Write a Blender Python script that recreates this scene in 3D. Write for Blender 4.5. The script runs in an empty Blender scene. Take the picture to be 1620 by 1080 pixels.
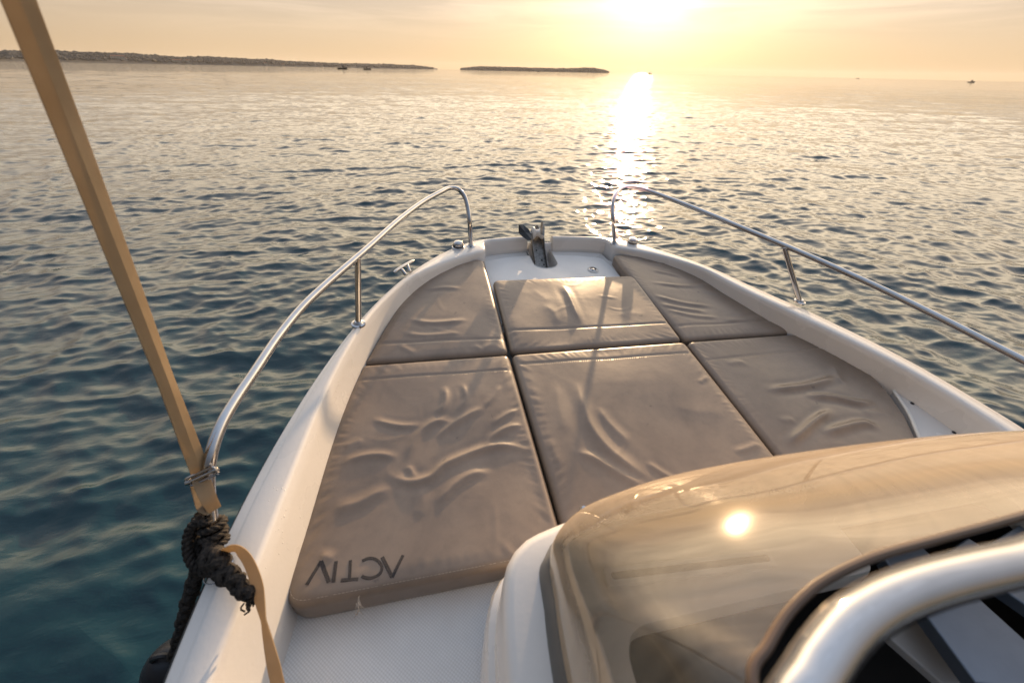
import bpy, bmesh, math, random
import numpy as np
from mathutils import Vector, Matrix
from mathutils.geometry import delaunay_2d_cdt

random.seed(7); rng = np.random.default_rng(11)
SC = bpy.context.scene
COL = SC.collection

# ------------------------------------------------------------------ frames
# Boat frame: X starboard, Y forward, Z up from the top of the sun pads; the eye is 1.15 m above the pads.
FOC, CX, CY, EYE, XC = 660.0, 810.0, 540.0, 1.15, 0.66*1.15
def nrm(v): return v/np.linalg.norm(v)
_X = nrm(np.array([4000-CX, 330-CY, FOC])); _Y = nrm(np.array([636.5-CX, -20.6-CY, FOC]))
_Y = nrm(_Y-_X*_X.dot(_Y)); _Z = np.cross(_X, _Y)
RB = np.array([_X, _Y, _Z])                                   # camera -> boat
_a = np.array([-CX, 95-CY, FOC]); _b = np.array([1620-CX, 95+.021*1620-CY, FOC])
_w = nrm(np.cross(_b, _a)); _w = _w if _w[1] < 0 else -_w
ZW = RB@_w                                                    # world up, seen from the boat (7 deg bow-up, 2 deg heel)
YW = nrm(np.array([0, 1, 0])-ZW*ZW[1]); XW = np.cross(YW, ZW)
MB = np.array([XW, YW, ZW])                                   # boat -> world rotation
BOAT_H = 0.66
EYE_B = np.array([-XC, 0, EYE])
B0 = np.array([0, 0, BOAT_H])
def to_world(p): return MB@np.asarray(p, float)+B0
def ray(u, v): return RB@np.array([u-CX, v-CY, FOC])
def pz(u, v, z):
    "boat-frame point of the height z"
    d = ray(u, v); return EYE_B+(z-EYE)/d[2]*d
def pd(u, v, dep):
    "boat-frame point at a depth"
    return EYE_B+ray(u, v)*dep/FOC
ROT = Matrix([list(r) for r in MB])
def bmat(p):
    m = ROT.to_4x4(); m.translation = Vector(to_world(p)); return m
EYE_W = to_world(EYE_B)

# ------------------------------------------------------------------ materials
def new_mat(name):
    m = bpy.data.materials.new(name); m.use_nodes = True
    nt = m.node_tree; nt.nodes.clear()
    out = nt.nodes.new('ShaderNodeOutputMaterial')
    return m, nt, out
def N(nt, t, **kw):
    n = nt.nodes.new(t)
    for k, v in kw.items():
        if k.startswith('i_'):
            n.inputs[int(k[2:]) if k[2:].isdigit() else k[2:].replace('_', ' ')].default_value = v
        else: setattr(n, k, v)
    return n
def ramp(nt, fac, stops):
    r = nt.nodes.new('ShaderNodeValToRGB'); e = r.color_ramp.elements
    e[0].position, e[0].color = stops[0][0], (*stops[0][1], 1)
    e[1].position, e[1].color = stops[-1][0], (*stops[-1][1], 1)
    for p, c in stops[1:-1]:
        q = e.new(p); q.color = (*c, 1)
    nt.links.new(fac, r.inputs[0]); return r.outputs[0]
def simple(name, col, rough=.5, metal=0., var=.08, scale=8., bump=0., bscale=60., spec=.5, coat=0., rvar=0.):
    m, nt, out = new_mat(name); L = nt.links.new
    p = N(nt, 'ShaderNodeBsdfPrincipled'); L(p.outputs[0], out.inputs[0])
    tc = N(nt, 'ShaderNodeTexCoord')
    no = N(nt, 'ShaderNodeTexNoise'); no.inputs['Scale'].default_value = scale; no.inputs['Detail'].default_value = 6
    L(tc.outputs['Object'], no.inputs['Vector'])
    c0 = tuple(max(0, c*(1-var)) for c in col); c1 = tuple(min(1, c*(1+var)) for c in col)
    L(ramp(nt, no.outputs[0], [(.3, c0), (.7, c1)]), p.inputs['Base Color'])
    p.inputs['Roughness'].default_value = rough; p.inputs['Metallic'].default_value = metal
    p.inputs['Specular IOR Level'].default_value = spec; p.inputs['Coat Weight'].default_value = coat
    if rvar:
        mr = N(nt, 'ShaderNodeMapRange'); L(no.outputs[0], mr.inputs[0])
        mr.inputs[1].default_value = .3; mr.inputs[2].default_value = .7
        mr.inputs[3].default_value = max(0, rough-rvar); mr.inputs[4].default_value = rough+rvar
        L(mr.outputs[0], p.inputs['Roughness'])
    if bump:
        n2 = N(nt, 'ShaderNodeTexNoise'); n2.inputs['Scale'].default_value = bscale; n2.inputs['Detail'].default_value = 4
        L(tc.outputs['Object'], n2.inputs['Vector'])
        b = N(nt, 'ShaderNodeBump'); b.inputs['Strength'].default_value = bump; b.inputs['Distance'].default_value = .002
        L(n2.outputs[0], b.inputs['Height']); L(b.outputs[0], p.inputs['Normal'])
    return m

M = {}
def wet(m):
    "sparse spray drops standing on the surface"
    nt = m.node_tree; L = nt.links.new; p = next(n for n in nt.nodes if n.type == 'BSDF_PRINCIPLED'); tc = next(n for n in nt.nodes if n.type == 'TEX_COORD')
    v = N(nt, 'ShaderNodeTexVoronoi'); v.inputs['Scale'].default_value = 70; L(tc.outputs['Object'], v.inputs['Vector'])
    no = N(nt, 'ShaderNodeTexNoise'); no.inputs['Scale'].default_value = 7; no.inputs['Detail'].default_value = 3; L(tc.outputs['Object'], no.inputs['Vector'])
    th = N(nt, 'ShaderNodeMapRange'); L(no.outputs[0], th.inputs[0]); th.inputs[1].default_value = .52; th.inputs[2].default_value = .72; th.inputs[3].default_value = .0; th.inputs[4].default_value = .30
    d = N(nt, 'ShaderNodeMath', operation='SUBTRACT'); L(th.outputs[0], d.inputs[0]); L(v.outputs['Distance'], d.inputs[1])
    mx = N(nt, 'ShaderNodeMath', operation='MAXIMUM'); L(d.outputs[0], mx.inputs[0]); mx.inputs[1].default_value = 0
    sq = N(nt, 'ShaderNodeMath', operation='POWER'); L(mx.outputs[0], sq.inputs[0]); sq.inputs[1].default_value = .6
    b = N(nt, 'ShaderNodeBump'); b.inputs['Strength'].default_value = .8; b.inputs['Distance'].default_value = .004; L(sq.outputs[0], b.inputs['Height'])
    if p.inputs['Normal'].links: L(p.inputs['Normal'].links[0].from_socket, b.inputs['Normal'])
    L(b.outputs[0], p.inputs['Normal']); return m
M['gelcoat'] = simple('white_gelcoat', (.63, .615, .60), .28, var=.05, scale=3, bump=.12, bscale=90, coat=.25, rvar=.08)
wet(M['gelcoat'])
M['gelcoat_grey'] = simple('grey_gelcoat', (.5, .5, .5), .4, var=.06, scale=5, bump=.1)
M['steel'] = simple('polished_steel', (.50, .49, .49), .085, 1., var=.06, scale=30, bump=.05, bscale=200, rvar=.05)
M['steel_dull'] = simple('galvanised_steel', (.24, .225, .21), .45, .85, var=.35, scale=60, bump=.3, bscale=120)
M['rubber'] = simple('black_rubber', (.02, .02, .022), .5, var=.3, scale=20, bump=.2)
M['dark'] = simple('hollow_shade_black', (.010, .008, .007), .8, var=.4, scale=6)  # near-black colour stands in for shade in the well, slot and holes
M['anchor'] = simple('dark_anchor_metal', (.035, .037, .04), .45, .4, var=.4, scale=40, bump=.3)
M['alu'] = simple('brushed_aluminium', (.20, .25, .33), .42, .6, var=.08, scale=14, bump=.1, bscale=200)
M['gasket'] = simple('grey_gasket', (.10, .096, .088), .4, var=.15, scale=20)
M['plastic'] = simple('white_plastic', (.62, .6, .57), .35, var=.05)
M['thread'] = simple('pale_thread', (.42, .36, .30), .8, var=.3, scale=90)
M['ink'] = simple('dark_embroidery', (.022, .020, .024), .75, var=.5, scale=300, bump=.8, bscale=500)
M['hull_side'] = simple('dark_hull_side', (.035, .04, .05), .25, var=.1, coat=.5)
M['roof'] = simple('terracotta_roof', (.30, .13, .07), .8, var=.2)
M['house'] = simple('cream_plaster', (.45, .42, .37), .8, var=.1)
M['boat_dark'] = simple('dark_boat_paint', (.045, .035, .03), .5, var=.2)
M['boat_light'] = simple('pale_boat_paint', (.35, .30, .25), .5, var=.1)
M['glass'] = simple('dark_window', (.02, .025, .03), .1)
M['cloth'] = simple('dark_clothing', (.04, .035, .035), .9, var=.2)

def nonskid():
    m, nt, out = new_mat('nonskid_deck'); L = nt.links.new
    p = N(nt, 'ShaderNodeBsdfPrincipled'); L(p.outputs[0], out.inputs[0])
    tc = N(nt, 'ShaderNodeTexCoord')
    mp = N(nt, 'ShaderNodeMapping'); mp.inputs['Rotation'].default_value = (0, 0, math.radians(45)); mp.inputs['Scale'].default_value = (155, 155, 155)
    L(tc.outputs['Object'], mp.inputs[0])
    ch = N(nt, 'ShaderNodeTexVoronoi'); ch.inputs['Randomness'].default_value = 0; ch.inputs['Scale'].default_value = 1
    ch.voronoi_dimensions = '2D'; L(mp.outputs[0], ch.inputs['Vector'])
    no = N(nt, 'ShaderNodeTexNoise'); no.inputs['Scale'].default_value = 5; no.inputs['Detail'].default_value = 8; L(tc.outputs['Object'], no.inputs['Vector'])
    base = ramp(nt, no.outputs[0], [(.35, (.70, .70, .70)), (.65, (.79, .79, .79))])
    dots = ramp(nt, ch.outputs['Distance'], [(.2, (1, 1, 1)), (.62, (.62, .60, .57))])   # darker between the dots
    mx = N(nt, 'ShaderNodeMix', data_type='RGBA', blend_type='MULTIPLY'); mx.inputs[0].default_value = .5
    L(base, mx.inputs[6]); L(dots, mx.inputs[7]); L(mx.outputs[2], p.inputs['Base Color'])
    p.inputs['Roughness'].default_value = .45
    b = N(nt, 'ShaderNodeBump'); b.inputs['Strength'].default_value = .7; b.inputs['Distance'].default_value = .0014; b.invert = True
    L(ch.outputs['Distance'], b.inputs['Height']); L(b.outputs[0], p.inputs['Normal'])
    return m
M['nonskid'] = nonskid()

def vinyl():
    m, nt, out = new_mat('taupe_vinyl'); L = nt.links.new
    p = N(nt, 'ShaderNodeBsdfPrincipled'); L(p.outputs[0], out.inputs[0])
    tc = N(nt, 'ShaderNodeTexCoord'); oi = N(nt, 'ShaderNodeObjectInfo')
    n1 = N(nt, 'ShaderNodeTexNoise'); n1.inputs['Scale'].default_value = 3.2; n1.inputs['Detail'].default_value = 9; n1.inputs['Roughness'].default_value = .62
    n1.inputs['Distortion'].default_value = .6
    L(tc.outputs['Object'], n1.inputs['Vector'])
    n2 = N(nt, 'ShaderNodeTexNoise'); n2.inputs['Scale'].default_value = 26; n2.inputs['Detail'].default_value = 7; n2.inputs['Roughness'].default_value = .7
    L(tc.outputs['Object'], n2.inputs['Vector'])
    base = ramp(nt, n1.outputs[0], [(.30, (.170, .128, .096)), (.5, (.208, .158, .120)), (.70, (.248, .192, .147))])
    speck = ramp(nt, n2.outputs[0], [(.3, (.80, .79, .78)), (.52, (1, 1, 1)), (.75, (1.0, .97, .94))])
    mx = N(nt, 'ShaderNodeMix', data_type='RGBA', blend_type='MULTIPLY'); mx.inputs[0].default_value = .5
    L(base, mx.inputs[6]); L(speck, mx.inputs[7])
    # small scuffs
    vo = N(nt, 'ShaderNodeTexVoronoi'); vo.inputs['Scale'].default_value = 7.5; vo.inputs['Randomness'].default_value = 1
    n3 = N(nt, 'ShaderNodeTexNoise'); n3.inputs['Scale'].default_value = 40; n3.inputs['Detail'].default_value = 3; L(tc.outputs['Object'], n3.inputs['Vector'])
    va = N(nt, 'ShaderNodeVectorMath', operation='MULTIPLY_ADD'); va.inputs[1].default_value = (.05, .05, .05)
    L(n3.outputs['Color'], va.inputs[0]); L(tc.outputs['Object'], va.inputs[2]); L(va.outputs[0], vo.inputs['Vector'])
    sc = ramp(nt, vo.outputs['Distance'], [(.03, (.45, .45, .47)), (.075, (1, 1, 1))])
    mx2 = N(nt, 'ShaderNodeMix', data_type='RGBA', blend_type='MULTIPLY'); mx2.inputs[0].default_value = .7
    L(mx.outputs[2], mx2.inputs[6]); L(sc, mx2.inputs[7]); L(mx2.outputs[2], p.inputs['Base Color'])
    mr = N(nt, 'ShaderNodeMapRange'); L(n1.outputs[0], mr.inputs[0])
    mr.inputs[1].default_value = .3; mr.inputs[2].default_value = .7; mr.inputs[3].default_value = .28; mr.inputs[4].default_value = .42
    L(mr.outputs[0], p.inputs['Roughness'])
    p.inputs['Specular IOR Level'].default_value = .5
    n4 = N(nt, 'ShaderNodeTexNoise'); n4.inputs['Scale'].default_value = 420; n4.inputs['Detail'].default_value = 2; L(tc.outputs['Object'], n4.inputs['Vector'])
    n5 = N(nt, 'ShaderNodeTexNoise'); n5.inputs['Scale'].default_value = 30; n5.inputs['Detail'].default_value = 4; L(tc.outputs['Object'], n5.inputs['Vector'])
    b1 = N(nt, 'ShaderNodeBump'); b1.inputs['Strength'].default_value = .25; b1.inputs['Distance'].default_value = .0006; L(n4.outputs[0], b1.inputs['Height'])
    b2 = N(nt, 'ShaderNodeBump'); b2.inputs['Strength'].default_value = .2; b2.inputs['Distance'].default_value = .0022; L(n5.outputs[0], b2.inputs['Height'])
    L(b1.outputs[0], b2.inputs['Normal']); L(b2.outputs[0], p.inputs['Normal'])
    return m
M['vinyl'] = vinyl()

def webbing():
    m, nt, out = new_mat('tan_webbing'); L = nt.links.new
    p = N(nt, 'ShaderNodeBsdfPrincipled')
    tc = N(nt, 'ShaderNodeTexCoord')
    w = N(nt, 'ShaderNodeTexNoise'); w.inputs['Scale'].default_value = 14; w.inputs['Detail'].default_value = 5; L(tc.outputs['Object'], w.inputs['Vector'])
    L(ramp(nt, w.outputs[0], [(.3, (.34, .255, .165)), (.7, (.46, .355, .235))]), p.inputs['Base Color'])
    p.inputs['Roughness'].default_value = .7
    n = N(nt, 'ShaderNodeTexNoise'); n.inputs['Scale'].default_value = 500; L(tc.outputs['Object'], n.inputs['Vector'])
    b = N(nt, 'ShaderNodeBump'); b.inputs['Strength'].default_value = .5; b.inputs['Distance'].default_value = .001; L(n.outputs[0], b.inputs['Height']); L(b.outputs[0], p.inputs['Normal'])
    tr = N(nt, 'ShaderNodeBsdfTranslucent'); tr.inputs[0].default_value = (.56, .44, .28, 1)
    mx = N(nt, 'ShaderNodeMixShader'); mx.inputs[0].default_value = .48
    L(p.outputs[0], mx.inputs[1]); L(tr.outputs[0], mx.inputs[2]); L(mx.outputs[0], out.inputs[0])
    return m
M['webbing'] = webbing()

def rope():
    m, nt, out = new_mat('black_rope'); L = nt.links.new
    p = N(nt, 'ShaderNodeBsdfPrincipled'); L(p.outputs[0], out.inputs[0])
    tc = N(nt, 'ShaderNodeTexCoord')
    n = N(nt, 'ShaderNodeTexNoise'); n.inputs['Scale'].default_value = 160; n.inputs['Detail'].default_value = 5; L(tc.outputs['Object'], n.inputs['Vector'])
    L(ramp(nt, n.outputs[0], [(.35, (.008, .007, .007)), (.7, (.050, .039, .031))]), p.inputs['Base Color'])
    p.inputs['Roughness'].default_value = .75
    p.inputs['Specular IOR Level'].default_value = .3
    b = N(nt, 'ShaderNodeBump'); b.inputs['Strength'].default_value = .8; b.inputs['Distance'].default_value = .002; L(n.outputs[0], b.inputs['Height']); L(b.outputs[0], p.inputs['Normal'])
    return m
M['rope'] = rope()

def acrylic():
    m, nt, out = new_mat('smoked_acrylic'); L = nt.links.new
    tc = N(nt, 'ShaderNodeTexCoord')
    # salt film with wiping arcs; the film scatters the low sun forward through the sheet
    mp = N(nt, 'ShaderNodeMapping'); mp.inputs['Rotation'].default_value = (.4, .2, .6); L(tc.outputs['Object'], mp.inputs[0])
    n0 = N(nt, 'ShaderNodeTexNoise'); n0.inputs['Scale'].default_value = 2.2; n0.inputs['Detail'].default_value = 3; L(mp.outputs[0], n0.inputs['Vector'])
    vd = N(nt, 'ShaderNodeVectorMath', operation='DISTANCE'); L(tc.outputs['Object'], vd.inputs[0]); vd.inputs[1].default_value = (-.34, .20, .56)
    cmb = N(nt, 'ShaderNodeCombineXYZ'); L(vd.outputs['Value'], cmb.inputs[0]); L(n0.outputs[0], cmb.inputs[1])
    mq = N(nt, 'ShaderNodeMapping'); mq.inputs['Scale'].default_value = (70, 5, 1); L(cmb.outputs[0], mq.inputs[0])
    arcs = N(nt, 'ShaderNodeTexNoise'); arcs.inputs['Scale'].default_value = 1; arcs.inputs['Detail'].default_value = 5; arcs.inputs['Roughness'].default_value = .65; L(mq.outputs[0], arcs.inputs['Vector'])
    no = N(nt, 'ShaderNodeTexNoise'); no.inputs['Scale'].default_value = 5; no.inputs['Detail'].default_value = 7; no.inputs['Distortion'].default_value = 1.2; L(mp.outputs[0], no.inputs['Vector'])
    mul = N(nt, 'ShaderNodeMath', operation='MULTIPLY'); L(arcs.outputs[0], mul.inputs[0]); L(no.outputs[0], mul.inputs[1])
    film = N(nt, 'ShaderNodeMapRange'); L(mul.outputs[0], film.inputs[0]); film.inputs[1].default_value = .12; film.inputs[2].default_value = .42
    film.inputs[3].default_value = .06; film.inputs[4].default_value = .22
    tr = N(nt, 'ShaderNodeBsdfTransparent'); tr.inputs[0].default_value = (.70, .62, .54, 1)
    df = N(nt, 'ShaderNodeBsdfDiffuse'); df.inputs[0].default_value = (.82, .65, .46, 1)
    tl = N(nt, 'ShaderNodeBsdfTranslucent'); tl.inputs[0].default_value = (1.0, .80, .56, 1)
    m0 = N(nt, 'ShaderNodeMixShader'); m0.inputs[0].default_value = .2; L(df.outputs[0], m0.inputs[1]); L(tl.outputs[0], m0.inputs[2])
    lw = N(nt, 'ShaderNodeLayerWeight'); lw.inputs[0].default_value = .5
    pw = N(nt, 'ShaderNodeMath', operation='POWER'); L(lw.outputs['Facing'], pw.inputs[0]); pw.inputs[1].default_value = 3.2      # the film looks denser the more it is seen edge-on
    om = N(nt, 'ShaderNodeMath', operation='SUBTRACT'); om.inputs[0].default_value = 1; L(film.outputs[0], om.inputs[1])
    den = N(nt, 'ShaderNodeMath', operation='MULTIPLY_ADD'); L(om.outputs[0], den.inputs[0]); L(pw.outputs[0], den.inputs[1]); L(film.outputs[0], den.inputs[2])
    m1 = N(nt, 'ShaderNodeMixShader'); L(den.outputs[0], m1.inputs[0]); L(tr.outputs[0], m1.inputs[1]); L(m0.outputs[0], m1.inputs[2])
    gl = N(nt, 'ShaderNodeBsdfGlossy'); gl.inputs['Roughness'].default_value = .035; gl.inputs[0].default_value = (1, .95, .88, 1)
    fr = N(nt, 'ShaderNodeFresnel'); fr.inputs[0].default_value = 1.75
    g2 = N(nt, 'ShaderNodeBsdfGlossy'); g2.inputs['Roughness'].default_value = .14; g2.inputs[0].default_value = (1, .93, .84, 1)
    gm = N(nt, 'ShaderNodeMixShader'); gm.inputs[0].default_value = .10; L(gl.outputs[0], gm.inputs[1]); L(g2.outputs[0], gm.inputs[2])
    m2 = N(nt, 'ShaderNodeMixShader'); L(fr.outputs[0], m2.inputs[0]); L(m1.outputs[0], m2.inputs[1]); L(gm.outputs[0], m2.inputs[2])
    L(m2.outputs[0], out.inputs[0])
    return m
M['acrylic'] = acrylic()

def foliage(name, c0, c1):
    return simple(name, tuple((a+b)/2 for a, b in zip(c0, c1)), .9, var=.45, scale=.05)
M['wood'] = foliage('far_woodland', (.016, .021, .024), (.028, .034, .037))
M['land'] = simple('rocky_shore', (.028, .028, .026), .9, var=.25, scale=.03)

def water():
    m, nt, out = new_mat('sea_water'); L = nt.links.new
    p = N(nt, 'ShaderNodeBsdfPrincipled'); L(p.outputs[0], out.inputs[0])
    p.inputs['Base Color'].default_value = (.0, .027, .037, 1)
    p.inputs['Roughness'].default_value = .035; p.inputs['IOR'].default_value = 1.43
    tc = N(nt, 'ShaderNodeTexCoord')
    mp = N(nt, 'ShaderNodeMapping'); mp.inputs['Scale'].default_value = (1.0, 1.9, 1); mp.inputs['Rotation'].default_value = (0, 0, .15); L(tc.outputs['Object'], mp.inputs[0])
    n1 = N(nt, 'ShaderNodeTexNoise'); n1.inputs['Scale'].default_value = 4.5; n1.inputs['Detail'].default_value = 4; n1.inputs['Roughness'].default_value = .5; n1.inputs['Distortion'].default_value = .35
    L(mp.outputs[0], n1.inputs['Vector'])
    n2 = N(nt, 'ShaderNodeTexNoise'); n2.inputs['Scale'].default_value = .9; n2.inputs['Detail'].default_value = 4; n2.inputs['Roughness'].default_value = .55
    L(mp.outputs[0], n2.inputs['Vector'])
    b2 = N(nt, 'ShaderNodeBump'); b2.inputs['Strength'].default_value = 1; b2.inputs['Distance'].default_value = .018; L(n2.outputs[0], b2.inputs['Height'])
    b1 = N(nt, 'ShaderNodeBump'); b1.inputs['Strength'].default_value = 1; b1.inputs['Distance'].default_value = .006; L(n1.outputs[0], b1.inputs['Height'])
    # longer wind sea that stays readable far out, in patches
    n3 = N(nt, 'ShaderNodeTexNoise'); n3.inputs['Scale'].default_value = .16; n3.inputs['Detail'].default_value = 5; n3.inputs['Roughness'].default_value = .6; n3.inputs['Distortion'].default_value = .3; L(mp.outputs[0], n3.inputs['Vector'])
    n4 = N(nt, 'ShaderNodeTexNoise'); n4.inputs['Scale'].default_value = .018; n4.inputs['Detail'].default_value = 3; L(mp.outputs[0], n4.inputs['Vector'])
    pm = N(nt, 'ShaderNodeMapRange'); L(n4.outputs[0], pm.inputs[0]); pm.inputs[1].default_value = .35; pm.inputs[2].default_value = .65; pm.inputs[3].default_value = .35; pm.inputs[4].default_value = 1.0
    b3 = N(nt, 'ShaderNodeBump'); L(pm.outputs[0], b3.inputs['Strength']); b3.inputs['Distance'].default_value = .30; L(n3.outputs[0], b3.inputs['Height'])
    L(pm.outputs[0], b2.inputs['Strength']); L(b3.outputs[0], b2.inputs['Normal'])
    L(b2.outputs[0], b1.inputs['Normal']); L(b1.outputs[0], p.inputs['Normal'])
    return m
M['water'] = water()

# ------------------------------------------------------------------ object helpers
ORG = {}
def link(o): COL.objects.link(o); return o
def tag(o, label=None, cat=None, group=None, kind=None):
    if label: o['label'] = label
    if cat: o['category'] = cat
    if group: o['group'] = group
    if kind: o['kind'] = kind
    return o
def thing(name, origin, label, cat, group=None, world=False):
    o = bpy.data.objects.new(name, None); link(o); o.empty_display_size = .1
    origin = np.asarray(origin, float)
    if world: o.location = origin
    else: o.matrix_world = bmat(origin)
    ORG[o.name] = origin
    return tag(o, label, cat, group)
def build(name, V, F, mat, parent=None, origin=None, smooth=True, angle=35, world=False):
    V = np.asarray(V, float)
    if parent is not None: org = ORG[parent.name]
    else: org = np.asarray(origin if origin is not None else [V[:, 0].mean(), V[:, 1].mean(), V[:, 2].min()], float)
    me = bpy.data.meshes.new(name)
    me.from_pydata((V-org).tolist(), [], [list(map(int, f)) for f in F])
    me.update()
    bm = bmesh.new(); bm.from_mesh(me); bmesh.ops.recalc_face_normals(bm, faces=bm.faces); bm.to_mesh(me); bm.free()
    if smooth:
        me.shade_smooth(); me.set_sharp_from_angle(angle=math.radians(angle))
    mats = mat if isinstance(mat, list) else [mat]
    for q in mats: me.materials.append(q)
    o = bpy.data.objects.new(name, me); link(o)
    if parent is not None: o.parent = parent
    elif world: o.location = org
    else: o.matrix_world = bmat(org)
    ORG[o.name] = org
    return o
class Acc:
    "collects shapes that form ONE mesh"
    def __init__(s): s.V = []; s.F = []
    def add(s, V, F):
        b = len(s.V); s.V += [list(map(float, v)) for v in V]; s.F += [[i+b for i in f] for f in F]; return s
    def build(s, name, mat, parent=None, **k): return build(name, s.V, s.F, mat, parent, **k)
def spline(P, n, closed=False):
    "Catmull-Rom (centripetal-ish by chord) resampled to n points"
    P = np.asarray(P, float)
    if len(P) == 2: 
        t = np.linspace(0, 1, n)[:, None]; return P[0]*(1-t)+P[1]*t
    if closed: Q = np.vstack([P[-1], P, P[0], P[1]])
    else: Q = np.vstack([2*P[0]-P[1], P, 2*P[-1]-P[-2]])
    res = []
    for i in range(1, len(Q)-2):
        p0, p1, p2, p3 = Q[i-1], Q[i], Q[i+1], Q[i+2]
        d0 = max(np.linalg.norm(p1-p0)**.5, 1e-5); d1 = max(np.linalg.norm(p2-p1)**.5, 1e-5); d2 = max(np.linalg.norm(p3-p2)**.5, 1e-5)
        m1 = (p1-p0)/d0-(p2-p0)/(d0+d1)+(p2-p1)/d1; m2 = (p2-p1)/d1-(p3-p1)/(d1+d2)+(p3-p2)/d2
        m1 = m1*d1; m2 = m2*d1
        for t in np.linspace(0, 1, 16, endpoint=False):
            res.append((2*t**3-3*t**2+1)*p1+(t**3-2*t**2+t)*m1+(-2*t**3+3*t**2)*p2+(t**3-t**2)*m2)
    res.append(Q[-2]); res = np.array(res)
    s = np.r_[0, np.cumsum(np.linalg.norm(np.diff(res, axis=0), axis=1))]
    tt = np.linspace(0, s[-1], n)
    return np.stack([np.interp(tt, s, res[:, k]) for k in range(P.shape[1])], 1)
def frames(P):
    T = np.gradient(P, axis=0); T /= np.linalg.norm(T, axis=1)[:, None]+1e-12
    u = np.array([0, 0, 1.]) if abs(T[0][2]) < .9 else np.array([1., 0, 0])
    U = []; 
    for t in T:
        u = u-t*u.dot(t); u = u/np.linalg.norm(u); U.append(u)
    U = np.array(U); return T, U, np.cross(T, U)
def tube(P, r, n=16, cap=True):
    P = np.asarray(P, float); r = np.broadcast_to(np.asarray(r, float), (len(P),))
    T, U, W = frames(P); V = []; F = []
    for i in range(len(P)):
        for k in range(n):
            a = 2*math.pi*k/n; V.append(P[i]+r[i]*(math.cos(a)*U[i]+math.sin(a)*W[i]))
    for i in range(len(P)-1):
        for k in range(n):
            k2 = (k+1) % n; F.append([i*n+k, i*n+k2, (i+1)*n+k2, (i+1)*n+k])
    if cap:
        F.append(list(range(n))[::-1]); F.append([(len(P)-1)*n+k for k in range(n)])
    return V, F
def twisted(P, r, pitch, strands=3, n=8, rs=None, ph0=0):
    "laid rope: strands wound about a path"
    P = np.asarray(P, float); T, U, W = frames(P)
    s = np.r_[0, np.cumsum(np.linalg.norm(np.diff(P, axis=0), axis=1))]
    A = Acc(); rs = rs or r*.56
    for q in range(strands):
        a = 2*math.pi*(s/pitch+q/strands)+ph0
        Q = P+(r*.5)*(np.cos(a)[:, None]*U+np.sin(a)[:, None]*W)
        A.add(*tube(Q, rs, n))
    return A
def lathe(prof, c, axis=(0, 0, 1), n=28):
    "profile of (radius, height)"
    ax = nrm(np.asarray(axis, float)); u = nrm(np.cross(ax, [0.13, .97, .2])); w = np.cross(ax, u); c = np.asarray(c, float)
    V = []; F = []
    for r, h in prof:
        for k in range(n):
            a = 2*math.pi*k/n; V.append(c+ax*h+r*(math.cos(a)*u+math.sin(a)*w))
    for i in range(len(prof)-1):
        for k in range(n):
            k2 = (k+1) % n; F.append([i*n+k, i*n+k2, (i+1)*n+k2, (i+1)*n+k])
    F.append(list(range(n))[::-1]); F.append([(len(prof)-1)*n+k for k in range(n)])
    return V, F
def box(c, s, R=None):
    V = []
    for i in (-1, 1):
        for j in (-1, 1):
            for k in (-1, 1):
                p = np.array([i*s[0]/2, j*s[1]/2, k*s[2]/2]); V.append((R@p if R is not None else p)+np.asarray(c, float))
    return V, [[0, 1, 3, 2], [4, 6, 7, 5], [0, 4, 5, 1], [2, 3, 7, 6], [0, 2, 6, 4], [1, 5, 7, 3]]
def prism(poly, z0, z1, bev=0.):
    "upright prism over a polygon of (x, y), with a chamfered top"
    P = np.asarray(poly, float); n = len(P)
    rings = [np.c_[P, np.full(n, z0)], np.c_[P, np.full(n, z1-bev)]]
    if bev:
        Q = inset(P, bev*.35); rings.append(np.c_[Q, np.full(n, z1-bev*.3)]); Q = inset(P, bev); rings.append(np.c_[Q, np.full(n, z1)])
    V = np.vstack(rings); F = []
    for i in range(len(rings)-1):
        for k in range(n): F.append([i*n+k, i*n+(k+1) % n, (i+1)*n+(k+1) % n, (i+1)*n+k])
    F.append(list(range(n))[::-1]); F.append([(len(rings)-1)*n+k for k in range(n)])
    return V, F
def inset(P, d):
    "offset a closed counter-clockwise outline inwards"
    P = np.asarray(P, float); a = np.roll(P, 1, 0); b = np.roll(P, -1, 0)
    e1 = P-a; e2 = b-P
    n1 = np.c_[-e1[:, 1], e1[:, 0]]; n2 = np.c_[-e2[:, 1], e2[:, 0]]
    n1 /= np.linalg.norm(n1, axis=1)[:, None]+1e-12; n2 /= np.linalg.norm(n2, axis=1)[:, None]+1e-12
    m = n1+n2; m /= np.linalg.norm(m, axis=1)[:, None]+1e-12
    c = np.clip((m*n1).sum(1), .5, 1)
    return P+m*(d/c)[:, None]
def ccw(P):
    P = np.asarray(P, float); x, y = P[:, 0], P[:, 1]
    return P if (x*np.roll(y, -1)-y*np.roll(x, -1)).sum() > 0 else P[::-1]
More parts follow.
